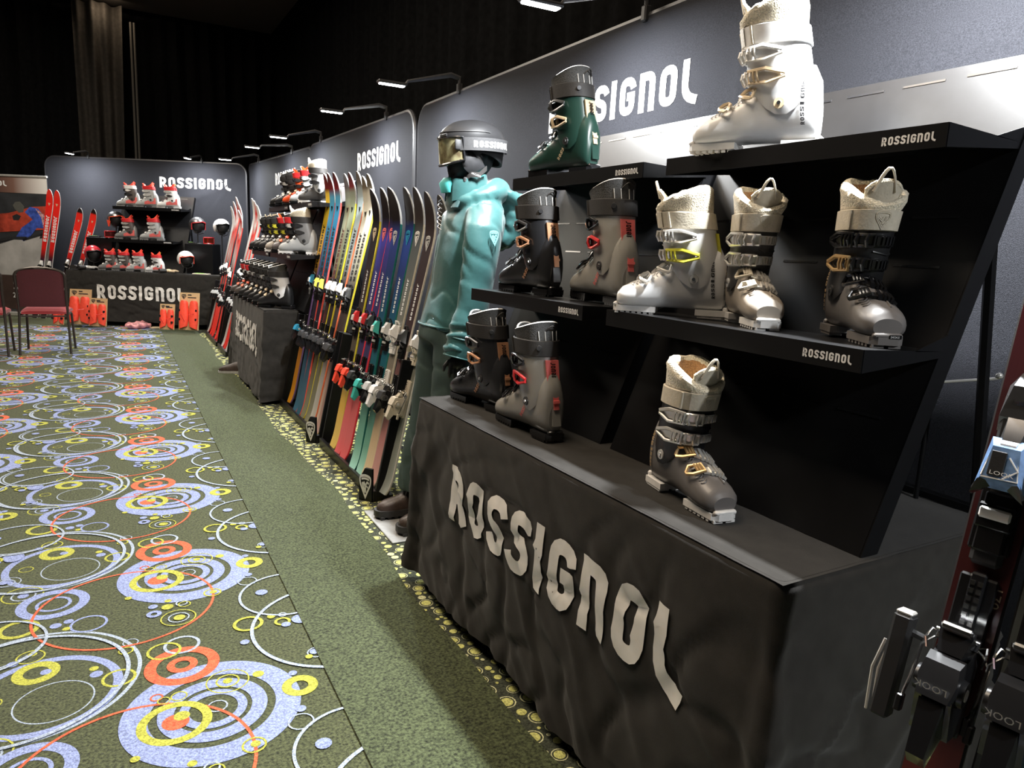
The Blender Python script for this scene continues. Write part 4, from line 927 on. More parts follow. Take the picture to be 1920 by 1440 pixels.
mb.ell((.035, 0, 1.715), (.098, .078, .115), 18, 14); mb.ell((-.035, 0, 1.665), (.052, .052, .075), 14, 10); mb.ell((-.055, 0, 1.605), (.030, .034, .026), 10, 8)
mb.hull([(-.070, 0, 1.715), (-.070, .010, 1.690), (-.070, -.010, 1.690), (-.098, 0, 1.668), (-.090, .013, 1.662), (-.090, -.013, 1.662), (-.06, .014, 1.655), (-.06, -.014, 1.655), (-.055, 0, 1.73)])
mb.ell((-.080, 0, 1.635), (.012, .022, .007), 10, 6); mb.ell((-.078, 0, 1.622), (.011, .020, .007), 10, 6)
for s in (1, -1): mb.ell((.03, s*.080, 1.69), (.020, .010, .032), 10, 8); mb.ell((-.062, s*.030, 1.705), (.016, .018, .010), 10, 6)
limb(mb, [((.030, 0, 1.42), .062, .062), ((.022, 0, 1.50), .056, .056), ((.012, 0, 1.58), .054, .054), ((.012, 0, 1.66), .056, .056)])
solid(mb, .008, [M['skin']], 'head', man, None, 4)
def wr_j(p):
    a = noise.noise(V((p.x*6, p.y*6, p.z*3)))*.007+noise.noise(V((p.x*13+p.z*9, p.y*13-p.z*3, p.z*5)))*.004
    c = abs(noise.noise(V((p.x*6+p.z*5, p.y*6-p.z*4, p.z*3.2+3)))); a -= .006*max(0, 1-c*7)
    if p.y < -.15: a += .005*math.sin(p.z*26+p.x*34+2.5*noise.noise(p*5))*max(0, noise.noise(p*4+V((9, 0, 0))))*2
    if p.z > 1.05: a *= .8
    if p.y < -.19 and p.z < .98: a += .006*math.sin(p.z*115+p.x*30+3*noise.noise(p*9))
    return a
mb = MB()
T = [(.925, -.055, .132, .200), (1.00, -.035, .130, .198), (1.12, -.008, .124, .192), (1.24, .008, .128, .195), (1.34, .026, .130, .200), (1.42, .042, .122, .198), (1.475, .050, .105, .178), (1.52, .045, .090, .140), (1.555, .030, .085, .105)]
mb.loft([ring((x, 0, z), rx, ry, 28, .88) for z, x, rx, ry in T])
for s in (1, -1):
    fx = 0 if s < 0 else .10; fy = 1 if s < 0 else .86
    limb(mb, [((c[0]+fx*min(1, i/2.), c[1]*fy, c[2]), a, b) for i, (c, a, b) in enumerate([((.030, s*.150, 1.455), .085, .070), ((.000, s*.205, 1.37), .088, .070), ((-.030, s*.232, 1.22), .082, .062), ((-.055, s*.245, 1.09), .074, .058), ((-.085, s*.250, .98), .068, .056), ((-.115, s*.252, .89), .064, .055), ((-.125, s*.252, .845), .064, .055)])])
mb.loft([ring((.006, 0, 1.51), .094, .100, 22, 1), ring((.000, 0, 1.56), .084, .088, 22, 1), ring((-.004, 0, 1.60), .080, .084, 22, 1)])
mb.tube([V((.045+.105*math.cos(a), .118*math.sin(a), 1.525+.035*math.cos(a))) for a in [2*PI*k/20 for k in range(20)]], [.042+.016*math.cos(2*PI*k/20) for k in range(20)], 10, True)
jk = solid(mb, .011, [M['jacket']], 'jacket', man, wr_j, 5)
mb = MB()                                                        # the hood hangs down behind the shoulders
mb.loft([ring((.10, 0, 1.565), .070, .105, 22, 1), ring((.17, 0, 1.56), .095, .135, 22, 1), ring((.225, 0, 1.50), .085, .135, 22, 1), ring((.235, 0, 1.42), .070, .120, 22, 1), ring((.21, 0, 1.34), .050, .090, 22, 1), ring((.19, 0, 1.29), .022, .045, 22, 1)])
mb.loft([ring((.30, 0, 1.535), .028, .10, 18, 1), ring((.26, 0, 1.50), .05, .12, 18, 1)])
hd = solid(mb, .011, [M['jacket']], 'hood', man, lambda p: noise.noise(p*11)*.012+noise.noise(p*26)*.006-.010*max(0, 1-abs(noise.noise(p*9+V((4, 0, 0))))*5), 4)
mb = MB()                                                        # raised collar, open at the front, bright inside
rows = []
for z, r, dz in ((1.50, .098, 0), (1.545, .095, .006), (1.585, .092, .014), (1.605, .088, .02)):
    rows.append([V((.010-.004+r*1.0*math.cos(a), r*1.02*math.sin(a), z+dz*math.cos(a)+.010*noise.noise(V((a*2, z*20, 0))))) for a in [(-PI+.42)+(2*PI-.84)*k/30 for k in range(31)]])
mb.grid(rows); inn = [[p*1 for p in r] for r in rows]
for r in inn:
    for p in r: p.x = (p.x-.006)*.90+.006; p.y *= .90
mb.grid(inn, mi=1, flip=True); mb.grid([rows[-1], inn[-1]], mi=1)
for e in (0, -1): mb.grid([[r[e] for r in rows], [r[e] for r in inn]], mi=0)
mb.build('collar', [M['jacket'], M['jacketin']], man, 60)
mb = MB()                                                        # turned lapel and bright lining at the neck
mb.loft([ring((-.075+.02*i, -.052+.005*i, 1.47+.036*i), .012, .034-.004*i, 12, 1) for i in range(5)])
mb.build('lapel', [M['jacketdk']], man, 60)
mb = MB(); mb.loft([ring((-.085, .02, 1.535), .016, .045, 12, 1), ring((-.09, .02, 1.575), .024, .05, 12, 1), ring((-.08, .02, 1.60), .014, .035, 12, 1)]); mb.build('lining', [M['jacketin']], man, 60)
mb = MB()
for i in range(7): mb.tube([V((-.130-.008*(i % 2), -.03+.012*i*.3, 1.50-.018*i)), V((-.150, -.045, 1.49-.018*i)), V((-.138, -.06, 1.478-.018*i))], .002, 5)
mb.build('zip_cord', [M['gun']], man)
mb = MB()                                                        # dark panel and pocket zip under the arm, hem and cuff pipings
jd = .004
mb.tube([V((-.185+.012*i*0, -.10-.010*i, .985-.0*i)) for i in range(2)], .003, 5)
mb.build('pocket_edge', [M['jacketdk']], man)
for s in (-1, 1):
    mb = MB(); c = V((-.122+(.1 if s > 0 else 0), s*(.252 if s < 0 else .217), .845)); R = Matrix.Rotation(.25, 3, 'Y')
    for z, r in ((-.012, .0675), (.066, .0685)): mb.tube([c+R @ V((r*math.cos(a), r*.9*math.sin(a), z)) for a in [2*PI*k/24 for k in range(24)]], .0032, 6, True)
    rows = [[c+R @ V((r*math.cos(a), r*.9*math.sin(a), z)) for a in [2*PI*k/24 for k in range(24)]] for z, r in ((-.012, .0665), (.02, .0685), (.066, .0675))]
    mb.grid(rows, False, True); mb.build('cuff', [M['jacket']], man, 60)
    mb = MB(); c = V((-.130+(.1 if s > 0 else 0), s*(.252 if s < 0 else .217), .815)); mb.ell(c, (.042, .016, .030), 12, 8)      # hand, half inside the cuff
    for k in range(4): mb.tube([c+V((-.030+.020*k, 0, -.015)), c+V((-.034+.021*k, -s*.004, -.050)), c+V((-.030+.020*k, -s*.012, -.078+.006*abs(k-1.3)))], [.0095, .0085, .006], 8)
    mb.tube([c+V((-.036, -s*.004, .005)), c+V((-.056, -s*.008, -.018)), c+V((-.058, -s*.012, -.042))], [.010, .009, .006], 8)
    solid(mb, .004, [M['skin']], 'hand', man, None, 2)
mb = MB(); mb.tube([V((x+rx*spow(math.cos(a), .88), ry*spow(math.sin(a), .88), z)) for z, x, rx, ry in ((.948, -.053, .133, .201),) for a in [2*PI*k/36 for k in range(36)]], .004, 6, True); mb.build('hem', [M['jacket']], man)
mb = MB(); shield(mb, V((-.012, -.293, 1.315)), V((.040, 0, 0)), V((.0, .012, .058))); mb.build('emblem', [mat('teal_embossed_print', (.16, .48, .50), .5)], man, 0, False)
mb = MB()
mb.loft([ring((-.060, 0, .88), .135, .185, 24, .9), ring((-.055, 0, .96), .130, .180, 24, .9)])
for s in (1, -1):
    x1 = -.14 if s > 0 else -.10
    limb(mb, [((-.045, s*.092, .93), .118, .098), ((-.065, s*.105, .75), .110, .098), ((-.095, s*.110, .52), .102, .092), ((x1, s*.112, .28), .105, .095), ((x1-.01, s*.112, .13), .110, .100)])
solid(mb, .013, [M['trouser']], 'trousers', man, lambda p: noise.noise(V((p.x*6, p.y*6, p.z*3.2)))*.010+noise.noise(V((p.x*15+p.z*5, p.y*15, p.z*8)))*.005-.007*max(0, 1-abs(noise.noise(V((p.x*7+p.z*5, p.y*7, p.z*4))))*6), 5)
mb = MB(); mb.grid([[V((-.05+.02*i, -.212-.0*i, .90-.08*j)) + V((-.013*j, .002*j, 0)) for j in range(9)] for i in range(3)]); mb.build('vent_panel', [M['jacketdk']], man, 60)
for s in (1, -1):                                                # winter shoes
    x0 = -.30 if s > 0 else -.27; y = s*.112
    mb = MB(); mb.loft([[V((x0+x, y+w_*math.cos(a), z0+(h)*max(0, math.sin(a))**.8 if math.sin(a) > 0 else z0)) for a in [2*PI*k/16 for k in range(16)]] for x, w_, z0, h in ((-.06, .012, .055, .012), (-.05, .030, .05, .030), (-.02, .043, .05, .044), (.03, .047, .05, .055), (.08, .045, .05, .075), (.12, .044, .05, .105), (.18, .045, .05, .12), (.225, .036, .05, .115), (.24, .014, .06, .08))])
    b = mb.build('shoe', [M['leather']], man, 50)
    mb = MB(); P = [(x0+x, y+w_) for x, w_ in ((-.072, .016), (-.058, .036), (-.02, .050), (.05, .053), (.12, .049), (.20, .046), (.24, .034), (.25, .012))]; P += [(a, 2*y-c) for a, c in P[::-1]]
    mb.prism(P, .030, (0, 0, .022), (1, 0, 0), (0, 1, 0))
    for k in range(9):
        for q in (-.03, .03): mb.box((x0-.045+.033*k, y+q, .017), (.018, .032, .014))
    mb.build('shoe_sole', [M['strap']], b)
    mb = MB()
    for k in range(4): mb.tube([V((x0+.055+.026*k, y-.034, .088+.016*k)), V((x0+.047+.026*k, y, .112+.020*k)), V((x0+.055+.026*k, y+.034, .088+.016*k))], .003, 5)
    mb.tube([V((x0+.14, y-.01, .165)), V((x0+.08, y-.05, .18)), V((x0+.06, y-.06, .13))], .0025, 5); mb.build('shoe_lace', [M['strap']], b)
t = thing('steel_plate', 'grey steel base plate under the mannequin shoes', 'base plate', (1.30, 3.05, 0))
mb = MB(); mb.box((0, 0, .0055), (.58, .42, .008), ch=.002); mb.build('plate', [M['plate']], t)
mb = MB(); mb.cyl((.10, -.02, .009), (.10, -.02, .10), .012); mb.build('spigot', [M['chrome']], t)
# helmet and goggles worn by the mannequin
HC = V((1.432, 3.035, 1.735))
t = thing('ski_helmet', 'matte charcoal helmet on the mannequin with black goggles strapped round it', 'helmet', HC)
def hshell(th, u, o=0.):
    """u 0 at the rim, 1 at the crown"""
    c = math.cos(th); zl = .034-.010*max(0, -c)-.012*max(0, c); ang = PI/2*u
    r = math.cos(ang)**.92; z = zl+(.118+o-zl)*math.sin(ang)
    return V(((.150+o)*r*c+.012*(1-u)*max(0, -c)*-1, (.122+o)*r*math.sin(th), z))
mb = MB(); NH = 40
mb.grid([[hshell(2*PI*k/NH, min(.995, u)) for k in range(NH)] for u in [i/14 for i in range(15)]], False, True)
mb.grid([[hshell(2*PI*k/NH, 0), hshell(2*PI*k/NH, 0, -.012), hshell(2*PI*k/NH, .25, -.02)] for k in range(NH)], True, False, 1)
mb.build('shell', [M['helm'], M['matte']], t, 50)
mb = MB(); low = []                                               # lower band from temple round the back
for k in range(31):
    th = -2.25+4.5*k/30; e = abs(th)/2.25; zb = -.050-.022*math.cos(th*1.6) if e < .8 else -.050+.062*(e-.8)/.2
    low.append([V(((.146-.010*v)*math.cos(th), (.119-.008*v)*math.sin(th), .030+(zb-.030)*v)) for v in (0, .33, .66, 1)])
mb.grid(low); mb.grid([[p*.92 for p in r] for r in low], mi=1, flip=True); mb.grid([[r[-1] for r in low], [r[-1]*.92 for r in low]], mi=1)
mb.build('lower_shell', [M['helm'], M['matte']], t, 50)
for s in (-1, 1):
    mb = MB(); mb.ell((-.040, s*.084, -.070), (.052, .016, .046), 18, 12); mb.hull([(-.085, s*.092, -.045), (-.02, s*.098, -.035), (.015, s*.096, -.085), (-.05, s*.09, -.125), (-.082, s*.088, -.10), (-.07, s*.101, -.055), (-.03, s*.104, -.05), (-.008, s*.103, -.082), (-.05, s*.099, -.11)]); mb.build('ear_pad', [mat('black_soft_pad', (.03, .03, .032), .35)], t, 60)
mb = MB(); S = [(.020, -.104, -.092), (-.02, -.112, -.125), (-.055, -.100, -.125), (-.075, -.05, -.150), (-.080, 0, -.158), (-.075, .05, -.150), (-.055, .100, -.125), (.02, .104, -.092)]
mb.grid([[V(p)+V((0, 0, .010)), V(p)-V((0, 0, .010))] for p in S]); mb.grid([[(V(p)+V((0, 0, .010)))*.97, (V(p)-V((0, 0, .010)))*.97] for p in S], flip=True); mb.build('chin_strap', [M['strap']], t, 60)
font('ARCADE', V((-.058, -.1115, -.122)), V((.0085, -.0005, -.0022)), V((0, 0, .0080)), M['ltgrey'], 'lettering', t)
mb = MB(); mb.box((-.066, -.075, -.146), (.024, .012, .022), ch=.004); mb.build('buckle', [M['gun']], t)
mb = MB(); mb.tube([hshell(2*PI*k/40, .18, .001) for k in range(9, 32)], .0028, 6); mb.box(hshell(PI, .05, .004)+V((.0, -.05, 0)), (.008, .06, .014), ch=.003); mb.build('vent_line', [M['matte']], t)
t = thing('ski_goggles', 'mirrored ski goggles with a lettered black strap on the mannequin helmet', 'goggles', HC)
def gl(a, v, o=0.): return V((-(.105+o)*math.cos(a)-.058+.010*(1-v), (.104+o)*math.sin(a), -.088+.116*v+.026*(abs(a)/1.25)**2*(1-v)))
mb = MB(); mb.grid([[gl(-1.2+2.4*i/20, j/8) for j in range(9)] for i in range(21)]); mb.build('lens', [M['lens']], t, 60)
mb = MB(); rim = [gl(-1.2+2.4*i/20, 0) for i in range(21)]+[gl(1.2, j/6) for j in range(1, 6)]+[gl(1.2-2.4*i/20, 1) for i in range(21)]+[gl(-1.2, 1-j/6) for j in range(1, 6)]
mb.tube(rim, .0065, 6, True)
mb.grid([[p, p+V((.030, 0, 0))-V((0, p.y*.1, 0))] for p in rim], True); mb.build('frame', [M['black']], t, 40)
def st_(a, v): return V((.158*math.cos(a) if abs(a) < PI/2 else .150*math.cos(a), .131*math.sin(a), -.026+.054*v+.014*(1-abs(a)/2.2)))
mb = MB(); mb.grid([[st_(-2.35+4.7*i/40, v) for v in (0, .08, .92, 1)] for i in range(41)])
for a in (-2.4, 2.4): mb.box(st_(a, .5)+V((-.004, 0, -.004)), (.03, .012, .044), ch=.004)
sb = mb.build('strap', [mat('grey_elastic', (.035, .035, .037), .7, 0, .2, 200)], t, 60)
mb = MB(); logo(mb, lambda u, v: st_(-1.95+1.30*u, .24+.50*v)*1.008, maxq=.3); mb.build('logo_print', [M['snow']], sb, 0, False)

# ------------------------------------------------------------------ boots on the second table's stands
def fs(n, **k): style(n, **k)
fs('f_black', shell='sh_black', cuff='sh_black', buckle='gun', lev1='ltgrey', lev2='gun', lev3='ltgrey')
fs('f_smoke', shell='sh_black', cuff='sh_smoke', buckle='black', lev3='white', lev1='gun')
fs('f_orange', shell='orange', cuff='orange', liner='orange', strap='red', tab='orange', pipe='orange', loop='tan', sole='sh_black', lev3='tan')
fs('f_silver', shell='sh_silver', cuff='sh_cement', liner='orange', strap='red', tab='strap', loop='tan', lev1='white', lev2='white', lev3='white')
fs('f_cement', shell='sh_char', cuff='sh_silver', liner='fur', strap='strap', tab='dark', loop='cream', sole='white')
fs('f_olive', shell='sh_black', cuff='sh_smoke', lev1='yellow', lev2='yellow', lev3='gun', pipe='tan')
fs('f_white', shell='sh_greige', cuff='sh_smoke', lev2='yellow', liner='orange', strap='red', loop='tan', sole='white')
fs('f_grey', shell='sh_silver', cuff='sh_cement', liner='fur', strap='strap', tab='dark', loop='snow', sole='white', lev1='dark')
fs('f_redl', shell='sh_smoke', cuff='sh_black', strap='red', tab='snow', lev3='orange', lev1='white', pipe='snow')
fs('f_bronze', shell='sh_black', cuff='sh_black', lev3='tan', lev1='gun', buckle='gun')
fs('f_panel', shell='sh_black', cuff='sh_white', strap='strap', tab='ltgrey', lev3='tan', text='snow')
G2 = 'boots on the second pair of stands'
for k, (n, y, lab) in enumerate([('f_black', 7.10, 'black boot with grey levers, farthest left on the upper second stand shelf'), ('f_smoke', 6.86, 'dark boot second from left on the upper second stand shelf'), ('f_orange', 6.56, 'bright orange boot on the upper second stand shelf'), ('f_silver', 6.28, 'silver boot with red strap right of the orange boot'), ('f_cement', 5.98, 'grey boot with fleece collar, rightmost on the upper second stand shelf')]):
    boot(lab, (1.44, y-.06, 1.589), R_(150-k*4), 1, ST[n], G2, .9, 1)
for k, (n, y, lab) in enumerate([('f_smoke', 7.22, 'black boot farthest left on the lower second stand shelf'), ('f_olive', 6.98, 'black boot with yellow levers, second on the lower second stand shelf'), ('f_olive', 6.74, 'black boot with yellow levers, third on the lower second stand shelf'), ('f_white', 6.42, 'pale boot with red strap on the lower second stand shelf'), ('f_redl', 6.14, 'dark boot with red strap beside the big grey boot'), ('f_grey', 5.86, 'large grey boot with white fleece, rightmost on the lower second stand shelf')]):
    boot(lab, (1.285, y-.03, 1.187), R_(156-k*2), 1, ST[n], G2, .95, 1)
for k, (n, y, lab) in enumerate([('f_redl', 7.42, 'boot with a red and white strap, farthest left on the second table'), ('f_redl', 7.16, 'boot with orange levers, second from left on the second table'), ('f_black', 6.92, 'black boot third from left on the second table'), ('f_bronze', 6.68, 'black boot with tan levers in the middle of the second table'), ('f_black', 6.44, 'black boot left of the last two on the second table'), ('f_bronze', 6.22, 'black boot with tan levers beside the white cuffed one'), ('f_panel', 5.99, 'black boot with a white cuff at the right end of the second table')]):
    boot(lab, (1.135, y, .752), R_(150-k*3), 1, ST[n], 'boots along the second table top', .98, 1)

# ------------------------------------------------------------------ far booth: boots with red liners
fs('e_red', shell='sh_silver', cuff='sh_silver', liner='coral', pipe='coral', strap='red', tab='red', loop='coral', sole='grey', buckle='white', lev1='ltgrey', lev2='ltgrey', lev3='white', text=None)
fs('e_redd', shell='sh_silver', cuff='sh_smoke', liner='coral', pipe='coral', strap='snow', tab='red', loop='coral', sole='grey', buckle='black', lev1='white', lev2='dark', lev3='white', text=None)
fs('e_redw', shell='sh_white', cuff='sh_white', liner='coral', pipe='coral', strap='red', tab='red', loop='yellow', sole='ltgrey', buckle='ltgrey', lev1='ltgrey', lev2='gun', lev3='gun', text=None)
fs('e_redg', shell='sh_cement', cuff='sh_smoke', liner='coral', pipe='coral', strap='red', tab='red', loop='coral', sole='grey', buckle='ltgrey', lev1='silver', lev2='ltgrey', lev3='white', text=None)
EA = math.atan2(.505, -.863)                                    # pointing left along the far booth
for n, u, nn, z, sc, lab in [('e_redd', .61, .52, 1.654, .98, 'grey race boot with red liner, left on the top far shelf'), ('e_red', .88, .52, 1.654, .98, 'grey race boot with red liner, middle of the top far shelf'), ('e_redw', 1.19, .52, 1.654, .98, 'white race boot with yellow loop in front of the far word'),
                      ('e_redg', .62, .40, 1.198, .95, 'grey race boot with red liner, left on the lower far shelf'), ('e_red', .99, .40, 1.198, 1.0, 'grey race boot with red liner, right on the lower far shelf'),
                      ('e_redg', .48, .16, .762, .86, 'red lined junior boot, first of four on the far table'), ('e_redg', .675, .16, .762, .86, 'red lined junior boot, second of four on the far table'), ('e_red', .875, .16, .762, .86, 'red lined junior boot, third of four on the far table'), ('e_redw', 1.135, .16, .762, .80, 'small red lined boot at the right end of four on the far table')]:
    p = EW(u, nn, z); b = boot(lab, p, EA+.10, 1, {k: v for k, v in ST[n].items() if v}, 'red lined boots of the far booth', sc, 1)
    mb = MB()                                                    # red flash along the lower shell
    mb.grid([[shell_pt(x, a, .0015) for a in (-.55, -.2, .0+.25*max(0, -x*6))] for x in (-.115, -.08, -.04, 0, .04)]); mb.build('red_flash', [M['pinkred']], b, 60)

# helmets for racing: a shell with a face opening
def race_helmet(label, loc, rz, m, trim=None, brim=False, s=1.):
    t = thing('race_helmet', label, 'helmet', loc, rz, 'helmets of the far booth'); t.scale = (s,)*3
    mb = MB(); nu, nv = 40, 20
    def P(i, j, o=0):
        a = 2*PI*i/nu; v = -.62+(1.5708+.62)*j/nv; r = math.cos(v)
        return V(((.145-o)*r*math.cos(a)-.004, (.115-o)*r*math.sin(a), (.125-o)*math.sin(v)+.0))
    def hole(i, j):
        p = P(i+.5, j+.5); return p.x > .035-.45*max(0, -p.z-.02)*0 and p.z < .050-.12*abs(p.y) and p.x > .02
    keep = lambda i, j: not hole(i, j)
    for o, fl, mi in ((0, False, 0), (.016, True, 1)):
        b = len(mb.v); mb.v += [tuple(P(i, j, o)) for i in range(nu) for j in range(nv+1)]
        for i in range(nu):
            for j in range(nv):
                if keep(i, j):
                    q = (b+i*(nv+1)+j, b+((i+1) % nu)*(nv+1)+j, b+((i+1) % nu)*(nv+1)+j+1, b+i*(nv+1)+j+1); mb.f.append(q[::-1] if fl else q); mb.m.append(mi)
    mb.build('shell', [M[m], M['matte']], t, 60, False)
    mb = MB(); E = [P(i, j) for i, j in ()]
    rim = []
    for k in range(15):
        a = -1.32+2.64*k/14; rim.append(V((.140*math.cos(a)*.94, .112*math.sin(a), .052-.025*abs(math.sin(a)))))
    mb.tube([V((.028, -.110, -.070))]+rim+[V((.028, .110, -.070))], .007, 6); mb.build('rim', [M[trim or 'dark']], t, 50)
    mb = MB(); mb.ell((-.005, 0, -.005), (.118, .092, .10), 16, 10); mb.build('lining', [M['matte']], t, 60)
    mb = MB(); mb.tube([V((.02, -.100, -.06)), V((.05, -.07, -.115)), V((.06, 0, -.135)), V((.05, .07, -.115)), V((.02, .100, -.06))], .007, 5, flat=.4); mb.build('chin_strap', [M['strap']], t)
    if trim == 'orange':
        mb = MB()
        for s_ in (1, -1): mb.hull([V((.05+x, s_*y, z)) for x, y, z in ((-.09, .118, -.02), (.0, .112, -.03), (-.03, .110, -.115), (-.06, .112, -.115), (-.09, .108, -.02), (.0, .10, -.03), (-.03, .10, -.115))])
        mb.build('cheek_guard', [M['coral']], t)
    return t
HA = math.atan2(-.863, -.505)+.95
for lab, u, n, z, m, tr in [('grey race helmet with an orange cheek guard, left of the far boots', .40, .50, 1.475, 'gun', 'orange'), ('red race helmet on the far table beside the boots', .20, .24, .985, 'redh', None), ('grey race helmet with red trim on the far plinth', 1.60, .46, 1.44, 'gun', 'red'),
                            ('plain white race helmet at the right end of the far booth', 1.93, .50, 1.43, 'white', None), ('white helmet with orange underside standing on the far table', 1.54, .20, .965, 'white', 'coral')]:
    if m == 'redh': M.setdefault('redh', mat('red_helmet_gloss', (.55, .03, .045), .25, coat=.4))
    race_helmet(lab, EW(u, n, z), HA, m, tr, s=.92)
for lab, u, n, z0, z1 in [('slim stand under the grey and orange helmet', .40, .50, 1.2115, 1.40), ('slim stand under the red race helmet', .20, .24, .7615, .90), ('slim stand under the grey helmet with red trim', 1.60, .46, 1.1835, 1.36), ('tall slim stand under the plain white helmet', 1.93, .50, .7615, 1.35), ('slim stand under the white and orange helmet', 1.54, .20, .7615, .885)]:
    t = thing('helmet_stand', lab, 'stand', EW(u, n, z0), 0, 'helmet stands of the far booth'); mb = MB(); mb.cyl((0, 0, 0), (0, 0, .008), .06, .055, 20); mb.build('base', [M['matte']], t)
    mb = MB(); mb.cyl((0, 0, .008), (0, 0, z1-z0), .008); mb.ell((0, 0, z1-z0), (.055, .05, .03), 12, 8); mb.build('post', [M['matte']], t)
def race_goggles(lab, u, n, z, m):
    t = thing('ski_goggles', lab, 'goggles', EW(u, n, z), HA, 'goggles lying about the far booth')
    f = lambda a, v: V((.075*math.cos(a)-.05, .085*math.sin(a), .004+.085*v-.02*(1-v)*math.exp(-(a/.25)**2)*0))
    mb = MB(); mb.grid([[f(-1.15+2.3*i/14, j/4) for j in range(5)] for i in range(15)]); mb.build('lens', [m], t, 60)
    mb = MB(); R = [f(-1.15+2.3*i/14, 0) for i in range(15)]+[f(1.15-2.3*i/14, 1) for i in range(15)]; mb.tube(R, .007, 6, True); mb.build('frame', [M['red']], t)
    mb = MB(); mb.grid([[V((-.02-.05*math.sin(PI*k/12), -.078*math.cos(PI*k/12), zz)) for zz in (.02, .065)] for k in range(13)]); mb.build('strap', [M['red']], t, 60)
race_goggles('red goggles lying on the far plinth between the grey and white helmets', 1.785, .42, 1.1835, mat('red_mirror_lens', (.7, .08, .04), .1, .9))
race_goggles('dark red goggles on the left far plinth under the grey helmet', .345, .46, 1.2135, mat('dark_red_lens', (.12, .02, .02), .12, .5))
def glove(lab, u, n, z, m, ang, seed):
    """leather race glove lying flat, palm down"""
    t = thing('ski_glove', lab, 'glove', EW(u, n, z), ang, 'gloves on the far table'); mb = MB()
    mb.ell((0, 0, .030), (.060, .048, .026), 14, 8)
    for k in range(4): mb.tube([V((.045, -.034+.023*k, .030)), V((.085+.008*(1.5-abs(k-1.5)), -.040+.027*k, .034)), V((.118+.012*(1.5-abs(k-1.5)), -.043+.029*k, .022))], [.017, .016, .011], 10)
    mb.tube([V((-.01, -.042, .028)), V((.03, -.068, .028)), V((.06, -.072, .020))], [.018, .017, .011], 10); mb.loft([ring((0, 0, 0), .03, .045, 14), ring((0, 0, .06), .034, .05, 14)]) if 0 else None
    solid(mb, .007, [M[m]], 'hand', t, None, 3); mb = MB(); mb.loft([[V((-.035-.022*i, (.042+.004*i)*math.cos(a), .030+(.026+.001*i)*math.sin(a))) for a in [2*PI*k/14 for k in range(14)]] for i in range(5)]); mb.build('cuff', [M['strap']], t, 60)
glove('black and white race glove left of the four small far boots', .20, .10, .765, 'ltgrey', .4, 1); glove('dark race glove lying left of the pale one on the far table', .07, .12, .765, 'dark', .9, 2)
glove('tan and white race glove right of the four small far boots', 1.33, .12, .765, 'tan', .2, 3)
def leaflet(lab, u, n, z, a, b, m):
    t = thing('price_card', lab, 'card', EW(u, n, z), ERZ-PI/2, 'cards of the far booth'); mb = MB(); mb.box((0, 0, .008), (a, b, .016), ch=.003); mb.build('body', [M[m]], t); mb = MB(); mb.box((-.02, -.01, .018), (a*.5, b*.6, .004)); mb.build('green_mark', [mat('lime_green', (.30, .62, .12), .5)], t)
leaflet('cream box with lime green mark at the right end of the far table', 1.80, .10, .765, .22, .10, 'cream'); leaflet('small dark box with lime green mark on the left far plinth', .09, .50, 1.2135, .16, .08, 'dark'); leaflet('small black tray with lime green mark under the grey helmet on the plinth', 1.56, .38, 1.1835, .10, .05, 'dark')

# shin guards on cardboard cards, and the little bag on the floor
def guard_pack(lab, u, n, wd, ht, z0, label_w):
    t = thing('shin_guard_pack', lab, 'shin guards', EW(u, n, z0), ERZ-PI/2, 'orange guards on cardboard cards'); Rm = Matrix.Rotation(-.16, 3, 'X')
    q = lambda x, y, z: Rm @ V((x, y, z))
    mb = MB(); mb.box(q(0, 0, ht/2), (wd, .006, ht), Rm); mb.box(q(0, -.004, ht-.03), (.05, .004, .014), Rm, mi=1); mb.build('card', [M['board'], M['dark']], t)
    for s in (-1, 1):
        mb = MB(); rows = []
        for j in range(15):
            v = j/14; z = .03+(ht*.78-.03)*v; w_ = wd*.235*(.80+.20*math.sin(PI*min(1, v*1.15)))*(1 if v < .93 else 1-(v-.93)*5.); d = wd*.20*(.75+.35*v)
            rows.append([q(s*wd*.245+w_*math.cos(a), -.005-d*max(0, math.sin(a))**.7, z-.02*(1-v)*math.cos(a)*s) for a in [PI*k/12 for k in range(13)]])
        mb.grid(rows); mb.fan(rows[-1]); mb.fan(rows[0]); g = mb.build('guard', [M['coral']], t, 50)
        for hz in (.52, .28): mb = MB(); mb.box(q(s*wd*.40, -.035, ht*hz), (.022, .03, .03), Rm, .004); mb.build('strap_buckle', [M['black']], g)
        mb = MB(); mb.tube([q(s*wd*.10, -.05*wd/.2, ht*.22), q(s*wd*.2, -.105*wd/.2*1.9*.5, ht*.40), q(s*wd*.34, -.04, ht*.44)], .003, 5); mb.build('seam', [M['red']], g)
    mb = MB(); shield(mb, q(-wd*.40, -.0042, ht*.83), V((wd*.22, 0, 0)), q(0, 0, ht*.12)); mb.box(q(wd*.12, -.0042, ht*.87), (wd*.42, .002, .012), Rm); mb.build('print', [M['dark']], t, 0)
    return t
guard_pack('large orange shin guards on a card at the left foot of the far table', .30, -.32, .30, .475, .045, .1)
guard_pack('small orange guards on a card, leaning right of the large left pair', .62, -.44, .24, .375, .045, .1)
guard_pack('small orange guards on a card at the right foot of the far table', 1.55, -.43, .20, .34, .045, .1)
guard_pack('large orange shin guards on a card at the right foot of the far table', 1.82, -.38, .27, .50, .045, .1)
guard_pack('partly hidden orange guards on the floor left of the far table', .02, -.34, .15, .30, .03, .1)
c = EW(1.02, -.16, 0); t = thing('helmet_bag', 'crumpled pink and white packet lying on the floor before the far table', 'packet', c, .3)
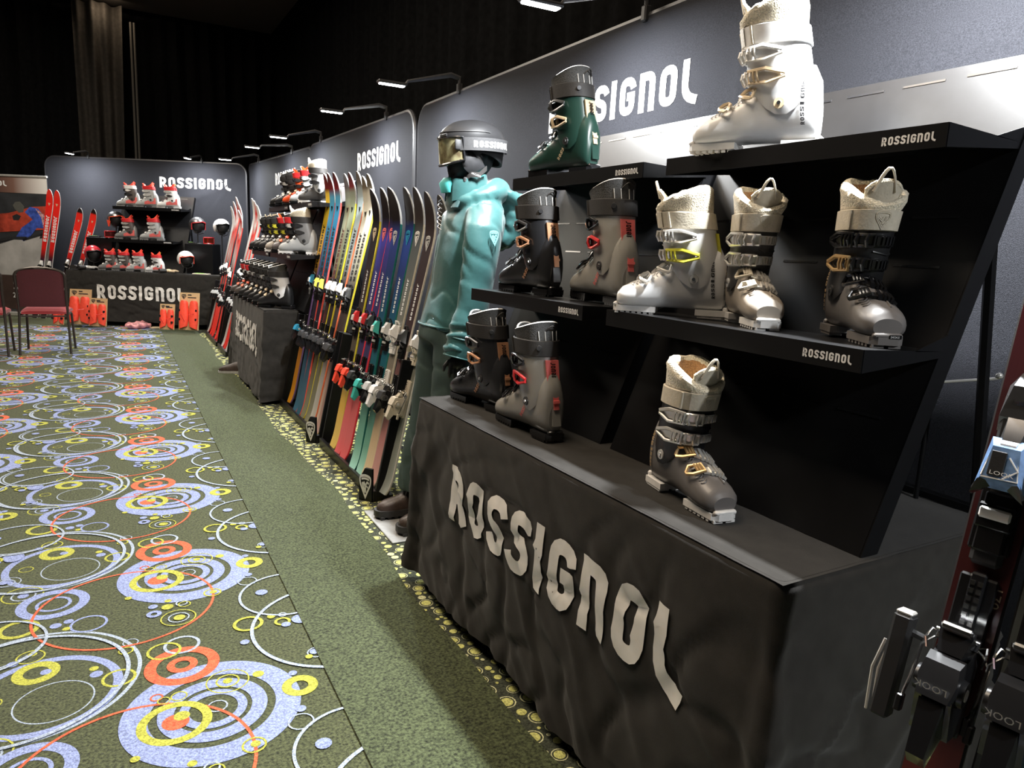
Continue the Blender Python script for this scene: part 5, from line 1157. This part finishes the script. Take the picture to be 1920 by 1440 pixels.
mb = MB(); mb.ell((0, 0, .05), (.17, .09, .055), 20, 12); solid(mb, .012, [mat('pink_white_packet', (.55, .22, .22), .4, 0, .9, 16)], 'packet_body', t, lambda p: noise.noise(p*16)*.022+noise.noise(p*34)*.010, 2)
mb = MB(); mb.box((.20, -.03, .012), (.14, .10, .018), Matrix.Rotation(.2, 3, 'Z'), .003); mb.build('flap', [M['tan']], t)

# ------------------------------------------------------------------ banner with a ski racer, far left
bo = EW(-.70, .70, 0); t = thing('banner', 'race banner with a skier in blue on red and white, behind the tall red skis', 'banner', bo, ERZ-PI/2)
BW, BH = 1.25, 2.0
mb = MB(); mb.box((-BW/2, .006, BH/2+.03), (BW, .004, BH)); mb.build('sheet', [mat('banner_dark_print', (.032, .034, .038), .5, 0, .4, 4)], t)
mb = MB(); mb.box((-BW/2, 0, BH+.03), (BW+.02, .03, .03), ch=.005); mb.box((-BW/2, 0, .03), (BW+.04, .16, .06), ch=.01); mb.build('rail', [M['silver']], t)
FL = lambda P, y: [V((x, -y, z)) for x, z in P]
def flat(name, polys, m, y):
    mb = MB()
    for P in polys: mb.fan(FL(P, y))
    return mb.build(name, [m], t, 0, False)
hd_ = D.materials.new('banner_header'); hd_.use_nodes = True; nt = hd_.node_tree; b = nt.nodes['Principled BSDF']; b.inputs['Roughness'].default_value = .45
tc = nt.nodes.new('ShaderNodeTexCoord'); sx = nt.nodes.new('ShaderNodeSeparateXYZ'); nt.links.new(tc.outputs['Object'], sx.inputs[0]); mr = nt.nodes.new('ShaderNodeMapRange'); mr.inputs[1].default_value = -BW; mr.inputs[2].default_value = 0; nt.links.new(sx.outputs[0], mr.inputs[0])
rp = nt.nodes.new('ShaderNodeValToRGB'); rp.color_ramp.elements[0].color = (.06, .03, .025, 1); rp.color_ramp.elements[0].position = .3; rp.color_ramp.elements[1].color = (.80, .78, .75, 1); rp.color_ramp.elements[1].position = .97; e = rp.color_ramp.elements.new(.6); e.color = (.20, .11, .085, 1); nt.links.new(mr.outputs[0], rp.inputs[0]); nt.links.new(rp.outputs[0], b.inputs['Base Color'])
flat('header', [[(-BW, 1.79), (0, 1.79), (0, 2.03), (-BW, 2.03)]], hd_, .0005)
flat('slope', [[(-BW, 1.12), (-.75, 1.22), (-.10, 1.28), (-.01, 1.32), (-.01, 1.62), (-.25, 1.60), (-.6, 1.50), (-BW, 1.42)]], mat('banner_red_slope', (.42, .055, .03), .5, 0, .45, 9), .0008)
flat('snow', [[(-BW, .60), (0, .60), (0, 1.22), (-.25, 1.18), (-.55, 1.12), (-.85, 1.02), (-BW, .93)]], mat('banner_snow', (.42, .41, .40), .5, 0, .3, 3), .0012)
flat('racer_suit', [[(-.52, 1.16), (-.40, 1.10), (-.30, 1.18), (-.20, 1.30), (-.10, 1.30), (-.05, 1.45), (-.16, 1.58), (-.28, 1.60), (-.36, 1.52), (-.25, 1.42), (-.33, 1.36), (-.42, 1.30)]], mat('banner_blue_suit', (.045, .09, .42), .5, 0, .5, 18), .0016)
flat('racer_bib', [[(-.20, 1.58), (-.08, 1.50), (-.03, 1.42), (-.02, 1.30), (-.10, 1.32), (-.12, 1.45)]], mat('banner_white_red_bib', (.55, .30, .32), .5, 0, .9, 40), .002)
flat('racer_helmet', [[(-.50, 1.55), (-.44, 1.51), (-.38, 1.52), (-.36, 1.60), (-.42, 1.67), (-.49, 1.66), (-.53, 1.61)]], mat('banner_helmet', (.10, .10, .09), .4), .0024)
flat('racer_glove', [[(-.54, 1.40), (-.46, 1.40), (-.42, 1.46), (-.48, 1.49), (-.55, 1.46)], [(-.17, 1.15), (-.08, 1.16), (-.06, 1.22), (-.14, 1.23)]], M['dark'], .0024)
flat('racer_ski', [[(-BW, .96), (-.6, 1.12), (-.36, 1.12), (-.36, 1.17), (-.62, 1.16), (-BW, 1.0)], [(-.42, 1.10), (-.05, 1.22), (-.05, 1.25), (-.42, 1.14)]], M['dark'], .0024)
flat('footer', [[(-BW, .10), (0, .10), (0, .60), (-BW, .60)]], mat('banner_brown_footer', (.05, .03, .025), .5, 0, .2, 5), .0008)
flat('footer_photo', [[(-.46, .16), (-.30, .16), (-.30, .56), (-.46, .56)]], mat('banner_small_photo', (.45, .42, .40), .5, 0, .3, 20), .0014); flat('footer_figure', [[(-.45, .33), (-.36, .33), (-.36, .53), (-.43, .55)]], M['redh'], .0018); flat('footer_trousers', [[(-.44, .18), (-.34, .18), (-.35, .33), (-.44, .33)]], mat('banner_blue_trousers', (.05, .12, .42), .5), .0018)
mb = MB(); flat_logo(mb, (-1.22, -.002, 1.88), (.62, 0, 0), (0, 0, .075)); mb.build('logo_print', [M['snow']], t, 0, False)
for s_, z_, h_ in (('n', .47, .05), ('olt', .39, .05), ('20', .27, .075)): font(s_, V((-.62 if s_ != '20' else -.64, -.002, z_)), V((h_, 0, 0)), V((0, 0, h_)), M['snow'], 'lettering', t)

# ------------------------------------------------------------------ banquet chairs
def chair(lab, loc, rz):
    t = thing('banquet_chair', lab, 'chair', loc, rz, 'maroon banquet chairs'); W2 = .215       # faces +y, its back towards -y
    mb = MB(); bz = [(.47, -.205), (.55, -.225), (.70, -.25), (.82, -.272), (.885, -.285)]
    def yb(z): return lerp_t(z, [p[0] for p in bz], [p[1] for p in bz])
    arc = [V((-W2, yb(.47), .47)), V((-W2, yb(.62), .62)), V((-W2-.004, yb(.80), .80))]+[V((-(W2+.002)*math.cos(PI*k/10), yb(.84), .83+.072*math.sin(PI*k/10))) for k in range(11)]+[V((W2+.004, yb(.80), .80)), V((W2, yb(.62), .62)), V((W2, yb(.47), .47))]
    mb.tube(arc, .0135, 8); mb.box((0, yb(.9)+.002, .893), (.10, .016, .024), ch=.005); mb.build('back_frame', [M['bronze']], t)
    mb = MB(); cols = []
    for i in range(17):
        x = -W2+.014+(2*W2-.028)*i/16; zt_ = .83+.060*math.sqrt(max(0, 1-(x/(W2+.002))**2)); cols.append([V((x, yb(.50+(zt_-.50)*j/8)-.018*(1-(2*i/16-1)**4), .50+(zt_-.50)*j/8)) for j in range(9)])
    mb.grid(cols); mb.grid([[p+V((0, .036*(1-(2*i/16-1)**4)+.004, 0)) for p in r] for i, r in enumerate(cols)], flip=True)
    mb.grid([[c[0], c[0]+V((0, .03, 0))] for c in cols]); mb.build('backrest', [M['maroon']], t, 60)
    mb = MB(); rows = []
    for i in range(13):
        y = -.20+.42*i/12; ww = W2+.004-.02*(1-i/12); e = min(1, min(i, 12-i)/2+.25)
        rows.append([V((-ww+2*ww*k/12, y, .425+.055*(e*min(1, min(k, 12-k)/2+.3))**.5)) for k in range(13)])
    mb.grid(rows); mb.grid([[V((p.x, p.y, .422)) for p in r] for r in rows], flip=True)
    for a_, b_ in ((rows[0], 0), (rows[-1], 0), ([r[0] for r in rows], 0), ([r[-1] for r in rows], 0)): mb.grid([[p, V((p.x, p.y, .422))] for p in a_])
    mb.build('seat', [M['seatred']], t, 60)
    for s in (-1, 1):
        mb = MB(); mb.tube([V((s*W2, -.205, .48)), V((s*W2, -.20, .41)), V((s*(W2+.012), -.255, .0))], .012, 8); mb.build('leg', [M['bronze']], t)
        mb = MB(); mb.tube([V((s*(W2-.01), -.16, .41)), V((s*(W2-.01), .14, .41)), V((s*(W2-.008), .175, .395)), V((s*(W2+.006), .215, .0))], .012, 8); mb.build('leg', [M['bronze']], t)
    mb = MB(); mb.tube([V((-W2, -.19, .40)), V((W2, -.19, .40))], .009, 6); mb.tube([V((-W2+.01, .14, .405)), V((W2-.01, .14, .405))], .009, 6); mb.build('seat_rail', [M['bronze']], t)
    return t
chair('maroon banquet chair with its back to us, before the far booth', (-.665, 9.10, 0), -.06)
chair('maroon banquet chair cut by the left edge of the picture', (-1.215, 9.02, 0), -.02)

# ------------------------------------------------------------------ small things
t = thing('shoe', 'dark brown shoe sticking out from under the second table cloth', 'shoe', (.97, 7.30, .0), PI*.9)
mb = MB(); mb.loft([[V((x, w_*math.cos(a), .026+h*max(0, math.sin(a))**.8)) for a in [2*PI*k/14 for k in range(14)]] for x, w_, h in ((-.14, .02, .04), (-.13, .036, .09), (-.06, .040, .10), (0, .042, .085), (.06, .046, .06), (.11, .042, .045), (.145, .020, .02))]); mb.build('upper', [M['leather']], t, 50)
mb = MB(); P = [(-.145, .025), (-.10, .042), (0, .046), (.08, .050), (.13, .036), (.152, .014)]; P += [(a, -b) for a, b in P[::-1]]; mb.prism(P, .026, (0, 0, .001), (1, 0, 0), (0, 1, 0)); mb.build('sole', [M['ltgrey']], t)
t = thing('wall_hook', 'thin metal rod between the near stand and the backdrop', 'rod', (1.71, 1.0, 1.03), 0); mb = MB(); mb.tube([V((0, 0, 0)), V((.085, -.10, .024)), V((.085, -.10, .034))], .0035, 6); mb.ell((.085, -.10, .030), (.008, .008, .008), 10, 8); mb.build('rod', [M['silver']], t)
mb = MB(); mb.cyl((0, 0, -.32), (0, 0, .004), .006); mb.build('post', [M['steel']], t)
